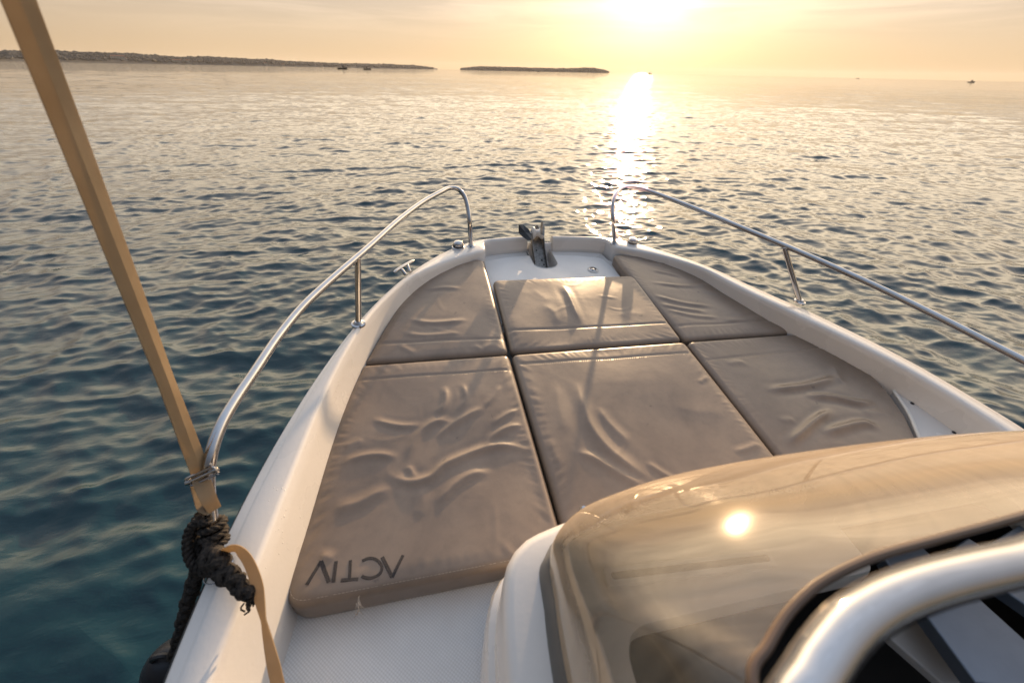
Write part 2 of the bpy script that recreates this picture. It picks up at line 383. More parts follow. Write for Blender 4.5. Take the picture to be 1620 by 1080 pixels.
def rounded(corners, radii, step=.012):
    "closed outline from corner points with rounded corners"
    C = np.asarray(corners, float); n = len(C); out = []
    for i in range(n):
        p, a, b = C[i], C[i-1], C[(i+1) % n]
        u = a-p; v = b-p; lu, lv = np.linalg.norm(u), np.linalg.norm(v); u /= lu; v /= lv
        ang = math.acos(np.clip(u.dot(v), -1, 1)); r = radii[i]
        if r <= 0 or ang > math.radians(172): out.append(p); continue
        d = min(r/math.tan(ang/2), lu*.48, lv*.48)
        q0, q1 = p+u*d, p+v*d
        for t in np.linspace(0, 1, 9): out.append((1-t)**2*q0+2*t*(1-t)*p+t*t*q1)
    out = np.array(out); res = []
    for i in range(len(out)):
        a, b = out[i], out[(i+1) % len(out)]; L = np.linalg.norm(b-a); k = max(1, int(L/step))
        for t in range(k):
            if L > 1e-6: res.append(a+(b-a)*t/k)
    return ccw(np.array(res))

# ------------------------------------------------------------------ the boat
SHEER = [(-1.6, .175), (-.2, .165), (.2, .158), (.6, .145), (1.0, .128), (1.4, .108), (1.8, .068), (2.05, .036), (2.15, .028), (2.4, .020)]
def zg(y): return float(np.interp(y, [s[0] for s in SHEER], [s[1] for s in SHEER]))
def zs(y): return zg(y)-float(np.interp(y, [.4, 1.0, 1.9], [.045, .030, 0]))      # starboard edge lies a little lower
def pg(u, v, dz=0):
    z = .1
    for _ in range(12):
        p = pz(u, v, z); z = (zs if p[0] > 0 else zg)(p[1])+dz
    return pz(u, v, z)

boat = thing('motorboat', (0, 0, -.11), 'white motorboat with low steel bow rails and a smoked wraparound windscreen, seen from its helm', 'motorboat')

# port and starboard edges: outer lip, inner crease, foot of the inner face
outL = [pg(u, v) for u, v in [(249, 1080), (289, 991), (329, 907), (360, 827), (400, 747), (430, 700), (454, 663), (483, 618), (511, 577), (548, 524), (573, 496), (605, 463), (630, 443), (674, 412)]]
creL = [pg(u, v) for u, v in [(329, 1080), (385, 945), (449, 791), (484, 692), (511, 627), (530, 590), (553, 545), (573, 515), (605, 476), (646, 440), (679, 420), (703, 407)]]
outR = [pg(u, v) for u, v in [(1620, 670), (1570, 640), (1486, 592), (1431, 560), (1402, 546), (1343, 520), (1301, 496), (1234, 468), (1175, 443), (1125, 419), (1087, 405), (1045, 393)]]
creR = [pg(u, v) for u, v in [(1587, 677), (1490, 617), (1394, 560), (1340, 536), (1284, 510), (1234, 486), (1175, 455), (1108, 422), (1045, 400)]]
def sortcol(P): P = np.array(P); return P[np.argsort(P[:, 1])]
outL, creL, outR, creR = map(sortcol, (outL, creL, outR, creR))
cushL = sortcol([pz(u, v, -.005) for u, v in [(756, 403), (727, 412), (695, 421), (674, 437), (654, 453), (630, 480), (609, 508), (593, 537), (581, 565), (560, 602), (532, 659), (506, 743), (481, 813), (457, 870), (441, 912)]])
cushR = sortcol([pz(u, v, -.005) for u, v in [(969, 397), (1003, 397), (1041, 405), (1078, 424), (1129, 447), (1175, 472), (1209, 491), (1234, 505), (1263, 525), (1305, 548), (1351, 573), (1381, 592)]])
def xat(P, y, slope0):
    "x of a side curve at y, smoothed and carried on aft"
    ys, xs = P[:, 1], P[:, 0]
    if y < ys[0]: return xs[0]+slope0*(y-ys[0])
    k = np.polyfit(ys, xs, 5); f = np.polyval(k, y)
    return f
ys = np.r_[np.linspace(-1.6, .2, 40)[:-1], np.linspace(.2, 1.86, 44)]
stations = []                                             # (outer xyz, crease xyz, foot xyz) from port aft round the bow
for y in ys:
    xo, xc = xat(outL, y, -.03), xat(creL, y, -.05); xf = xat(cushL, max(y, .5), 0)-.006 if y > .5 else xat(cushL, .5, 0)-.006-.05*(.5-y)
    if y < .3: xc = min(xc, xat(creL, .3, 0))-.0
    xf = max(xf, xc+.03)
    stations.append(((xo, y, zg(y)-.012), (xc, y, zg(y)), (xf, y, -.02)))
y1 = ys[-1]
bowL = [((-.735, 1.985), (-.645, 1.945), (-.60, 1.93)), ((-.665, 2.055), (-.585, 1.985), (-.555, 1.965)), ((-.60, 2.115), (-.525, 2.025), (-.505, 2.005)), ((-.545, 2.165), (-.465, 2.055), (-.455, 2.035)),
        ((-.50, 2.195), (-.425, 2.075), (-.42, 2.055)), ((-.478, 2.21), (-.408, 2.088), (-.405, 2.075)), ((-.46, 2.225), (-.398, 2.115), (-.396, 2.105)), ((-.44, 2.235), (-.396, 2.165), (-.394, 2.15)), ((-.40, 2.25), (-.385, 2.205), (-.38, 2.18)), ((-.36, 2.258), (-.352, 2.217), (-.345, 2.19)),
        ((-.27, 2.272), (-.265, 2.232), (-.262, 2.205)), ((-.17, 2.282), (-.168, 2.242), (-.166, 2.215)), ((-.128, 2.286), (-.128, 2.246), (-.128, 2.218)), ((-.122, 2.286), (-.122, 2.246), (-.122, 2.218))]
bowS = [((.038, 2.286), (.038, 2.246), (.038, 2.218)), ((.046, 2.286), (.046, 2.246), (.046, 2.218)), ((.17, 2.278), (.17, 2.238), (.168, 2.21)), ((.28, 2.268), (.275, 2.228), (.27, 2.2)), ((.345, 2.258), (.336, 2.215), (.33, 2.185)), ((.385, 2.25), (.365, 2.2), (.358, 2.175)), ((.42, 2.238), (.372, 2.16), (.37, 2.14)),
        ((.44, 2.228), (.374, 2.115), (.372, 2.1)), ((.458, 2.212), (.386, 2.09), (.384, 2.075)), ((.485, 2.195), (.405, 2.078), (.40, 2.06)), ((.53, 2.165), (.45, 2.062), (.44, 2.045)), ((.585, 2.12), (.515, 2.035), (.50, 2.015)), ((.65, 2.06), (.575, 1.995), (.555, 1.98)), ((.72, 1.99), (.64, 1.945), (.605, 1.925))]
NOTCH = -.075
def bow(lst):
    r = []
    K = 1.0275                                            # the bow was set out 3 cm too high: move it out along the sheer
    for o, c, f in lst:
        o, c, f = [((q[0]+XC)*K-XC, q[1]*K) for q in (o, c, f)]
        z = zg(c[1]); r.append(((*o, z-.010), (*c, z), (*f, -.06)))
    return r
bl, bs = bow(bowL), bow(bowS)
# the anchor notch drops the bow wall
mid = []
for x in (-.1, -.085, 0.04, .055):
    zz_ = NOTCH if x in (-.10, .015) else -.02
    mid.append(((x, 2.349, zz_-.01), (x, 2.308, zz_), (x, 2.279, min(zz_, -.07)-.004)))
stations += bl+mid+bs
for y in ys[::-1]:
    xo, xc, xf = xat(outR, y, .02), xat(creR, y, .03), xat(cushR, max(y, .95), 0)+.006
    if y < .95: xf = xat(cushR, .95, 0)+.006+.28*(.95-y) if y > .6 else xat(cushR, .95, 0)+.006+.098+.02*(.6-y)
    xf = min(xf, xc-.008)
    stations.append(((xo, y, zs(y)-.012), (xc, y, zs(y)), (xf, y, -.02)))
S = np.array(stations)
# smooth the joints of side curves and bow pods a little (not the notch)
n = len(S); nb = len(ys); keep = np.zeros(n, bool); keep[nb+5:nb+len(bl)+len(mid)+len(bs)-5] = True
for _ in range(3):
    T = S.copy(); T[1:-1] = (S[:-2]+2*S[1:-1]+S[2:])/4; T[keep] = S[keep]; S = T
def gunwale():
    O, C, Fo = S[:, 0], S[:, 1], S[:, 2]
    d = C-O; d[:, 2] = 0; w = np.linalg.norm(d, axis=1)[:, None]; d = d/(w+1e-9)
    up = np.array([0, 0, 1.])
    rb = np.minimum(.007, w*.2); rows = []
    lip = .010
    g = np.minimum(.030, w*.32)
    rows.append(O+up*-.055-d*.004)                        # outer lip bottom
    rows.append(O-up*.012-d*.003); rows.append(O-up*.003+d*.002); rows.append(O+up*.001+d*.007)
    rows.append(O+up*.001+d*(g-.006)); rows.append(O+up*.004+d*(g-.001)); rows.append(O+up*.0065+d*(g+.006))   # low bead along the edge
    rows.append(C-d*rb*1.9+up*.0005); rows.append(C-d*rb*.8-up*.002); rows.append(C+d*rb*.25-up*.010)
    inn = Fo-C
    rows.append(C+inn*.30+up*0); rows.append(C+inn*.75); rows.append(Fo); 
    B = Fo.copy(); B[:, 2] = np.minimum(Fo[:, 2], -.02)-.10; rows.append(B)
    R = np.stack(rows, 1); m = R.shape[1]; V = R.reshape(-1, 3); F = []
    for i in range(n-1):
        for k in range(m-1): F.append([i*m+k, i*m+k+1, (i+1)*m+k+1, (i+1)*m+k])
    return V, F
gun = build('gunwale', *gunwale(), M['gelcoat'], boat, angle=50)
def hull():
    O = S[:, 0]; rows = []
    cen = np.array([0, -.2, 0])
    for s, z in ((1.0, -.055), (1.0, -.10), (.985, -.22), (.95, -.42), (.89, -.64), (.80, -.9), (.35, -1.15)):
        Q = O.copy(); Q[:, 0] *= s; Q[:, 1] = cen[1]+(Q[:, 1]-cen[1])*(s if s < 1 else 1); Q[:, 2] = O[:, 2]+z if s == 1 else np.where(True, z+.1, 0); 
        rows.append(Q)
    R = np.stack(rows, 1); m = R.shape[1]; V = R.reshape(-1, 3); F = []
    for i in range(n-1):
        for k in range(m-1): F.append([i*m+k, i*m+k+1, (i+1)*m+k+1, (i+1)*m+k])
    return V, F
build('hull', *hull(), M['gelcoat'], boat, angle=50)
# dark rub rail round the outside
O = S[:, 0].copy(); d = S[:, 1]-O; d[:, 2] = 0; d /= np.linalg.norm(d, axis=1)[:, None]+1e-9
keepm = np.ones(n, bool); keepm[nb+len(bl)-1:nb+len(bl)+len(mid)+1] = False
for part in (slice(0, nb+len(bl)-1), slice(nb+len(bl)+len(mid)+1, n)):
    build('rub_rail', *tube((O-d*.006-np.array([0, 0, .045]))[part], .016, 10), M['rubber'], boat)

# deck: one sheet inside the gunwale
DK = -.11
def deck():
    L = S[:nb, 2]; R = S[-nb:, 2][::-1]; V = []; F = []
    for i in range(nb):
        for t in np.linspace(0, 1, 13):
            p = L[i]*(1-t)+R[i]*t; V.append((p[0], p[1], DK))
    for i in range(nb-1):
        for k in range(12): F.append([i*13+k, i*13+k+1, (i+1)*13+k+1, (i+1)*13+k])
    return V, F
build('deck', *deck(), M['nonskid'], boat)

# bow locker: ledge, lid with a slot for the anchor, drain
LID = -.052
def slotted(poly, slot, z0, z1):
    "slab over poly (counter-clockwise) whose far edge has a U cut running in from it; returned as rings"
    return prism(poly, z0, z1, .004)
ux = np.linspace(math.pi, 2*math.pi, 13)
slot_r, slot_c, slot_y = .075, -.030, 2.125
ucut = [(slot_c+slot_r*math.cos(a), slot_y+slot_r*.85*math.sin(a)) for a in ux]
lid_front = [(.335, 2.170), (.2, 2.205), (slot_c+slot_r, 2.222)]
lid_left = [(slot_c-slot_r, 2.222), (-.25, 2.205), (-.395, 2.165)]
lid_poly = [(-.40, 1.55), (.39, 1.55), (.375, 2.03), (.352, 2.15)]+lid_front+ucut[::-1]+lid_left
build('bow_ledge', *prism([(-.55, 1.5), (.55, 1.5), (.52, 2.02), (.39, 2.16), (.375, 2.25), (slot_c+slot_r+.004, 2.29), (slot_c+slot_r+.004, 2.10), (slot_c+.05, 2.045), (slot_c-.05, 2.045), (slot_c-slot_r-.004, 2.10), (slot_c-slot_r-.004, 2.29), (-.385, 2.25), (-.40, 2.16), (-.54, 2.02)], -.30, -.062, .003), M['gelcoat'], boat, smooth=False)
lid = build('anchor_locker_lid', *prism(lid_poly, -.0605, LID, .004), M['nonskid'], boat, angle=30)
def trough():
    A = Acc(); rim = [(slot_c-slot_r, 2.355)]+[(slot_c+slot_r*math.cos(a), slot_y+slot_r*.85*math.sin(a)) for a in ux]+[(slot_c+slot_r, 2.355)]
    rim = np.array(rim); cen = np.array([slot_c, 2.16]); rows = []
    for s, dz in ((1.035, .001), (1.0, .003), (.97, -.002), (.93, -.03), (.85, -.085), (.3, -.12)):
        q = cen+(rim-cen)*np.array([s, s]); q[:, 1] = np.where(rim[:, 1] > 2.2, rim[:, 1], q[:, 1]); rows.append(np.c_[q, np.full(len(q), LID+dz)])
    m = len(rim); V = np.vstack(rows); F = []
    for i in range(len(rows)-1):
        for k in range(m-1): F.append([i*m+k, i*m+k+1, (i+1)*m+k+1, (i+1)*m+k])
    return V, F
build('anchor_trough', *trough(), M['gelcoat'], boat, angle=60)
dp = pz(938, 427, LID)
dr = build('drain_fitting', *lathe([(.034, 0), (.034, .004), (.029, .007), (.027, .0072), (.024, .003), (.0235, .003)], (dp[0], dp[1], LID-.001)), M['plastic'], boat)
a_ = Acc()
a_.add(*lathe([(.0225, 0), (.0225, .0045), (.018, .0065), (.001, .0075)], (dp[0], dp[1], LID)))
build('drain_plug', a_.V, a_.F, M['steel'], dr)
a_ = Acc()
for k in range(5):
    t0 = k*2*math.pi/5; a_.add(*tube([(dp[0]+.015*math.cos(t), dp[1]+.015*math.sin(t), LID+.0075) for t in np.linspace(t0, t0+.75, 6)], .003, 6))
build('drain_slots', a_.V, a_.F, M['rubber'], dr)

# anchor roller bracket in the trough
rb0 = np.array([-.045, 2.08, -.135]); rb1 = np.array([-.045, 2.36, .035])
ax = nrm(rb1-rb0); side = np.array([1., 0, 0]); upv = np.cross(side, ax)
Rm = np.stack([side, ax, upv], 1)
roller = build('anchor_roller', *box((rb0+rb1)/2, (.066, .30, .006), Rm), M['steel_dull'], boat, smooth=False)
a_ = Acc()
for s in (-1, 1):
    P = [(-.14, 0), (.13, 0), (.150, .02), (.145, .042), (.115, .045), (.05, .032), (-.12, .026)]
    c = (rb0+rb1)/2+side*s*.037
    V = [c+ax*p+upv*q-side*.0025 for p, q in P]+[c+ax*p+upv*q+side*.0025 for p, q in P]; m = len(P)
    a_.add(V, [list(range(m))[::-1], [m+i for i in range(m)]]+[[i, (i+1) % m, m+(i+1) % m, m+i] for i in range(m)])
build('bracket_cheeks', a_.V, a_.F, M['steel_dull'], roller, smooth=False)
rc = rb1-ax*.035+upv*.042
M['nylon'] = simple('white_nylon', (.8, .79, .77), .45, var=.06)
build('roller_wheel', *lathe([(.012, -.033), (.036, -.033), (.039, -.028), (.036, -.021), (.022, -.010), (.019, 0), (.022, .010), (.036, .021), (.039, .028), (.036, .033), (.012, .033)], rc, side), M['nylon'], roller)
build('roller_pin', *lathe([(.006, -.045), (.006, .045)], rc, side, 12), M['steel'], roller)
for p, s in ((-.10, -.018), (-.04, .012), (.03, -.012), (-.07, .02)):
    build('bracket_hole', *lathe([(.0055, 0), (.0055, .0012), (.001, .0014)], (rb0+rb1)/2+ax*p+side*s+upv*.003, upv, 10), M['dark'], roller)

# navigation light domes and cleat
for u, v in ((725, 391), (1000, 385)):
    c = pg(u, v); c[2] -= .002
    dm = build('vent_dome', *lathe([(.036, 0), (.036, .004), (.031, .007), (.029, .016), (.030, .024), (.027, .032), (.019, .038), (.008, .0405), (.001, .041)], c), M['steel'], boat)
    build('dome_ring', *lathe([(.0315, .009), (.0325, .011), (.0325, .014), (.031, .016)], c), M['rubber'], dm)
c0, c1 = pg(623, 431, .016), pg(655, 412, .016); dirc = nrm(c1-c0)
cl = build('mooring_cleat', *tube(spline([c0, c0+dirc*.02+[0, 0, .002], (c0+c1)/2+[0, 0, .004], c1-dirc*.02+[0, 0, .002], c1], 20), np.r_[.004, .0065, np.full(16, .0078), .0065, .004], 12), M['steel'], boat)
for t in (.33, .67):
    q = c0*(1-t)+c1*t; fb_ = pg(635+20*t, 437-13*t)-[0, 0, .006]; build('cleat_leg', *tube(spline([fb_, (fb_+q)/2+[-.002, 0, .004], q], 10), np.linspace(.009, .0065, 10), 12), M['steel'], cl)

# rails
TR = .0125
def rail(pts, posts, feet):
    P = spline(pts, 150); ro = build('bow_rail', *tube(P, TR, 18), M['steel'], boat, angle=60)
    for f, t in posts:
        build('rail_post', *tube(spline([f, t], 8), TR*.94, 16), M['steel'], ro)
    for f in feet:
        build('foot_flange', *lathe([(.027, -.004), (.027, .003), (.020, .005), (.0145, .012), (.0126, .014)], f), M['steel'], ro)
    return ro
fL, fR = pg(745, 389), pg(972, 385)
mL, mR = pg(567, 512), pg(1265, 477)
aft = pg(347, 893, .004)
legtop, legbot = pz(330, 757, .325), aft
rail([fL, pz(743, 352, .17), pz(740, 328, .235), pz(734, 309, .285), pz(724, 299, .312), pz(712, 297.5, .322), pz(697, 304, .328), pz(670, 319, .331), pz(630, 349, .337), pz(590, 385, .343), pz(566, 406, .347), pz(520, 446, .352), pz(480, 484, .357), pz(440, 533, .363), pz(405, 585, .370), pz(370, 637, .376), pz(352, 668, .376), pz(339, 700, .366), pz(332, 730, .345), pz(330, 757, .31), pz(333, 800, .25), pz(339, 850, .195), aft],
     [(mL, pz(566, 410, .345))], [fL, mL, aft])
rail([fR, pz(970.5, 352, .17), pz(969, 328, .24), pz(972, 312, .285), pz(981, 300, .312), pz(994, 296, .322), pz(1012, 298, .327), pz(1040, 307, .330), pz(1080, 322, .335), pz(1130, 342, .341), pz(1180, 363, .346), pz(1240, 388, .352), pz(1300, 414, .358), pz(1380, 450, .366), pz(1450, 484, .373), pz(1520, 519, .38), pz(1580, 550, .386), pz(1625, 573, .39), pz(1690, 607, .395), pz(1790, 660, .39)],
     [(mR, pz(1241, 391, .350))], [fR, mR])

# small white corner panel by the starboard pads
pA, pB, pC, pD = pz(1413, 619, -.012), pz(1522, 686, -.012), pz(1600, 735, -.012), pz(1482, 745, -.012)
pm = pz(1437, 657, -.012)
sp = build('corner_panel', *prism(ccw([pA[:2], pz(1424, 635, -.012)[:2], pm[:2], pz(1453, 692, -.012)[:2], pD[:2], pC[:2], pB[:2]]), -.11, -.008, .004), M['gelcoat'], boat, smooth=False)
build('panel_edge', *tube(spline([pA, pz(1424, 635, -.01), pm+[0, 0, .002], pz(1453, 692, -.01), pD], 24)+[0, 0, .004], .007, 10), M['plastic'], sp)
for u, v in ((1443, 638), (1509, 684)): build('panel_screw', *lathe([(.007, 0), (.007, .002), (.001, .004)], pz(u, v, -.008), n=12), M['rubber'], sp)

# console with windscreen
outl = [(-.70, -1.2), (-.69, -.6), (-.68, -.1), (-.672, .148), (-.657, .26), (-.636, .325), (-.60, .362), (-.53, .384), (-.44, .394), (-.347, .398), (-.15, .404), (.04, .410), (.4, .408), (.65, .400), (.80, .375), (.87, .32), (.89, .24), (.89, .1), (.90, -.6), (.90, -1.2)]
OC = spline(outl, 160)
nO = np.gradient(OC, axis=0); nO = np.c_[nO[:, 1], -nO[:, 0]]; nO /= np.linalg.norm(nO, axis=1)[:, None]   # inward
FZ = .335
_k = [int(np.argmin(np.linalg.norm(OC-np.array(q), axis=1))) for q in ((-.657, .26), (-.60, .362), (-.50, .388), (-.40, .396), (.80, .375), (.89, .1))]
ins = np.interp(np.arange(160), [0]+_k+[160], [.085, .078, .060, .024, .012, .012, .05, .06]); fsc = np.clip(ins/.035, .1, 1)
def loft(rows):
    R = np.stack(rows, 1); k_, m = R.shape[:2]; V = R.reshape(-1, 3)
    return V, [[i*m+k, i*m+k+1, (i+1)*m+k+1, (i+1)*m+k] for i in range(k_-1) for k in range(m-1)]
def oc(i, z): return np.c_[OC+nO*np.asarray(i).reshape(-1, 1)*np.ones((160, 1)), np.full(160, z)]
one = np.ones(160)
shell = build('console', *loft([oc(-.024*one, DK-.02), oc(-.024*one, .02), oc(-.022*one, .13), oc(-.016*one, .15), oc(-.003*one, .155), oc(0*one, .165), oc(0*one, FZ-.03), oc(.004*fsc, FZ-.012), oc(.012*fsc, FZ-.003), oc(.022*fsc, FZ), oc(ins-.004*fsc, FZ+.003), oc(ins, FZ-.01), oc(ins+.01, FZ-.015)]), M['gelcoat'], boat, angle=45)
build('windscreen_gasket', *loft([oc(ins-.006, FZ-.004), oc(ins-.004, FZ+.016), oc(ins+.006, FZ+.045), oc(ins+.018, FZ+.047), oc(ins+.022, FZ+.02)]), M['gasket'], shell)
# screen: foot curve to rim curve
RZ = .70
rim_px = [(1190, 1080), (1214, 1022), (1240, 978), (1268, 946), (1300, 920), (1350, 894), (1400, 875), (1500, 848), (1620, 815)]
rim = [(-.60, -1.2), (-.548, -.25), (-.514, -.035)]+[tuple(pz(u, v, RZ)[:2]) for u, v in rim_px]+[(.15, .138), (.36, .132), (.5, .11), (.60, .05), (.655, -.1), (.69, -.6), (.70, -1.2)]
base_i = [0, 20, 40, 52, 58, 62, 66, 70, 74, 80, 88, 97, 108, 118, 127, 132, 138, 145, 159]
foot = (OC+nO*(ins+.008*np.clip(ins/.03, .4, 1))[:, None])
fkeys = [(-.70, -1.2), (-.683, -.2), (-.675, .08), (-.668, .19), (-.66, .24), (-.65, .285), (-.635, .325), (-.60, .362), (-.56, .378), (-.50, .388), (-.38, .397), (-.15, .404), (.12, .41), (.38, .408), (.6, .402), (.78, .38), (.87, .30), (.895, -.5), (.90, -1.2)]
fk = [foot[int(np.argmin(np.linalg.norm(OC-np.array(q), axis=1)))] for q in fkeys]
FK = np.array([(q[0], q[1], FZ+.03) for q in fk])
SK = np.array([(-.635, -1.2, .5), (-.607, -.2, .505), (-.592, .065, .51), (-.585, .165, .51), (-.58, .215, .50), (-.573, .258, .49), (-.558, .300, .475), tuple(pz(925, 802, .465)), tuple(pz(985, 776, .48)), tuple(pz(1050, 755, .49)), tuple(pz(1130, 737, .495)), tuple(pz(1250, 717, .50)), tuple(pz(1420, 695, .50)), tuple(pz(1570, 683, .50)), (.58, .335, .50), (.72, .30, .49), (.78, .20, .49), (.80, -.5, .48), (.80, -1.2, .48)])
RK = np.array([(x, y, RZ-.03*max(0, -y-.1)-.12*max(0, x-.3)) for x, y in rim])
def keyed(P, n=200):
    "smooth curve through the keys, sampled evenly in key number"
    Q = np.vstack([2*P[0]-P[1], P, 2*P[-1]-P[-2]]); out = []
    for u in np.linspace(0, len(P)-1.0001, n):
        k = int(u); t = u-k; a, b, c, d = Q[k:k+4]; out.append(.5*((2*b)+(c-a)*t+(2*a-5*b+4*c-d)*t*t+(3*b-a-3*c+d)*t**3))
    out = np.array(out); ker = np.hanning(9); ker /= ker.sum()
    return np.stack([np.convolve(np.r_[[out[0, k]]*4, out[:, k], [out[-1, k]]*4], ker, 'valid') for k in range(3)], 1)
Fc, Sc, Rc = keyed(FK), keyed(SK), keyed(RK)
Bc = Sc*.5+Rc*.5; Bc[:, 2] = Sc[:, 2]+(Rc[:, 2]-Sc[:, 2])*.63
RP, zr = Rc[:, :2], Rc[:, 2]
sec = np.stack([Fc-(Sc-Fc)*.6, Fc, Sc, Bc, Rc, Rc+(Rc-Bc)*np.array([1, 1, .35])], 1)
rows = []
for k in range(3):
    a, b, c, d = sec[:, k], sec[:, k+1], sec[:, k+2], sec[:, k+3]
    for t in np.linspace(0, 1, 10, endpoint=(k == 2)): rows.append(.5*((2*b)+(c-a)*t+(2*a-5*b+4*c-d)*t*t+(3*b-a-3*c+d)*t**3))
ws = build('windscreen', *loft(rows), M['acrylic'], shell, angle=80)
M['rimedge'] = simple('screen_edge', (.10, .065, .045), .3, var=.2)
build('windscreen_edge', *tube(np.c_[RP, zr], .0055, 10), M['rimedge'], shell)
bz = pz(923, 801, .36); build('screen_bolt', *lathe([(.008, 0), (.008, .008), (.005, .012), (.001, .0125)], (bz[0], bz[1]-.004, .35), n=14), M['steel'], shell)
# dash: white tray inside the screen with a big opening and a demister slot
DZ = .30
op = [pz(985, 1003, DZ)[:2], pz(1100, 966, DZ)[:2], pz(1246, 938, DZ)[:2]]
tray = ccw(rounded(np.vstack([OC[30:129:4]+nO[30:129:4]*(ins[30:129:4, None]+.008)]), [0]*25, .05))
oprect = [(-.475, -.52), (.30, -.52), (.30, .205), (-.10, .20), (op[0][0]-.002, op[0][1])]
opl = rounded([(-.50, -.55), (.62, -.55), (.62, .31), (.118, .31), (.118, .198), (-.452, .192)], [.02, .02, .02, .01, .02, .06], .03)
def plate(outer, hole, z, th):
    pts = [Vector(p) for p in np.vstack([outer, hole])]; a, b = len(outer), len(hole)
    ed = [(i, (i+1) % a) for i in range(a)]+[(a+i, a+(i+1) % b) for i in range(b)]
    v, e, f, *_ = delaunay_2d_cdt(pts, ed, [], 0, 1e-6)
    def inside(P, q):
        x, y = q; c = False
        for i in range(len(P)):
            (x0, y0), (x1, y1) = P[i-1], P[i]
            if (y0 > y) != (y1 > y) and x < (x1-x0)*(y-y0)/(y1-y0)+x0: c = not c
        return c
    F = []
    for q in f:
        cpt = np.mean([v[i] for i in q], axis=0)
        if inside(outer, cpt) and not inside(hole, cpt): F.append(list(q))
    V = [(p[0], p[1], z) for p in v]
    # turned-down lip round the hole
    k = len(V); V += [(p[0], p[1], z) for p in hole]+[(p[0], p[1], z-.012) for p in inset(hole, .004)]+[(p[0], p[1], z-th) for p in inset(hole, .006)]
    for s in (0, 1):
        for i in range(b): F.append([k+s*b+i, k+s*b+(i+1) % b, k+(s+1)*b+(i+1) % b, k+(s+1)*b+i])
    return V, F
dash = build('dashboard', *plate(tray, opl, DZ, .05), M['plastic'], shell, angle=30)
s0, s1 = pz(962, 915, DZ), pz(1150, 893, DZ); sd = nrm(s1-s0); sn = np.array([-sd[1], sd[0], 0])
def bar(a, b, w, z0, z1):
    return prism(ccw(rounded([a[:2]-sn[:2]*w/2, b[:2]-sn[:2]*w/2, b[:2]+sn[:2]*w/2, a[:2]+sn[:2]*w/2], [.008]*4, .02)), z0, z1, .002)
vs = build('demister_surround', *bar(s0-sd*.008, s1+sd*.10, .034, DZ-.002, DZ+.012), M['plastic'], dash)
build('demister_slot', *bar(s0+sd*.004, s1+sd*.09, .014, DZ-.001, DZ+.0135), M['dark'], vs)
# dark well below the dash
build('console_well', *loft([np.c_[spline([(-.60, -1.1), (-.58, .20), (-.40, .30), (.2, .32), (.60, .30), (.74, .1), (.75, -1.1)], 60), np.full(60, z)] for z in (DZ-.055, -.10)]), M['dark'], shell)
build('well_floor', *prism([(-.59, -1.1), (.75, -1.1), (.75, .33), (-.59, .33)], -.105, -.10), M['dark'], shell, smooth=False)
# aluminium hatch tracks right of the opening
def strip(pts, z, th, mat, name, par):
    return build(name, *prism(ccw([pz(u, v, z)[:2] for u, v in pts]), z-th, z, .003), mat, par, smooth=False)
strip([(1400, 884), (1452, 858), (1720, 1100), (1545, 1080)], .285, .03, M['alu'], 'hatch_track', shell)
strip([(1396, 998), (1449, 962), (1543, 1080), (1493, 1082)], .20, .02, M['gelcoat_grey'], 'hatch_panel', shell)
strip([(1500, 872), (1532, 850), (1800, 1010), (1760, 1050)], .26, .03, M['alu'], 'hatch_track', shell)
strip([(1560, 862), (1640, 815), (1900, 930), (1800, 960)], .27, .02, M['alu'], 'hatch_track', shell)
# grab handle over the screen
HZ = .87
hp = [(-.585, -.34, .42), (-.60, -.25, .62), (-.612, -.12, .80), tuple(pz(1248, 1160, HZ)), tuple(pz(1280, 1080, HZ)), tuple(pz(1310, 1031, HZ)), tuple(pz(1346, 988, HZ)), tuple(pz(1400, 951, HZ)), tuple(pz(1470, 924, HZ)), tuple(pz(1550, 903, HZ)), tuple(pz(1640, 881, HZ)), (-.15, .078, HZ), (.1, .09, HZ), (.30, .05, HZ), (.36, -.10, .80), (.37, -.2, .62), (.36, -.32, .40)]
M['chrome'] = simple('chrome_handle', (.52, .51, .51), .035, 1., var=.04, scale=30)
gh = build('grab_handle', *tube(spline(hp, 160), .0148, 24), M['chrome'], shell, angle=60)
for q in (hp[0], hp[-1]): build('handle_foot', *lathe([(.03, -.10), (.03, .004), (.018, .012), (.0138, .02)], q), M['steel'], gh)

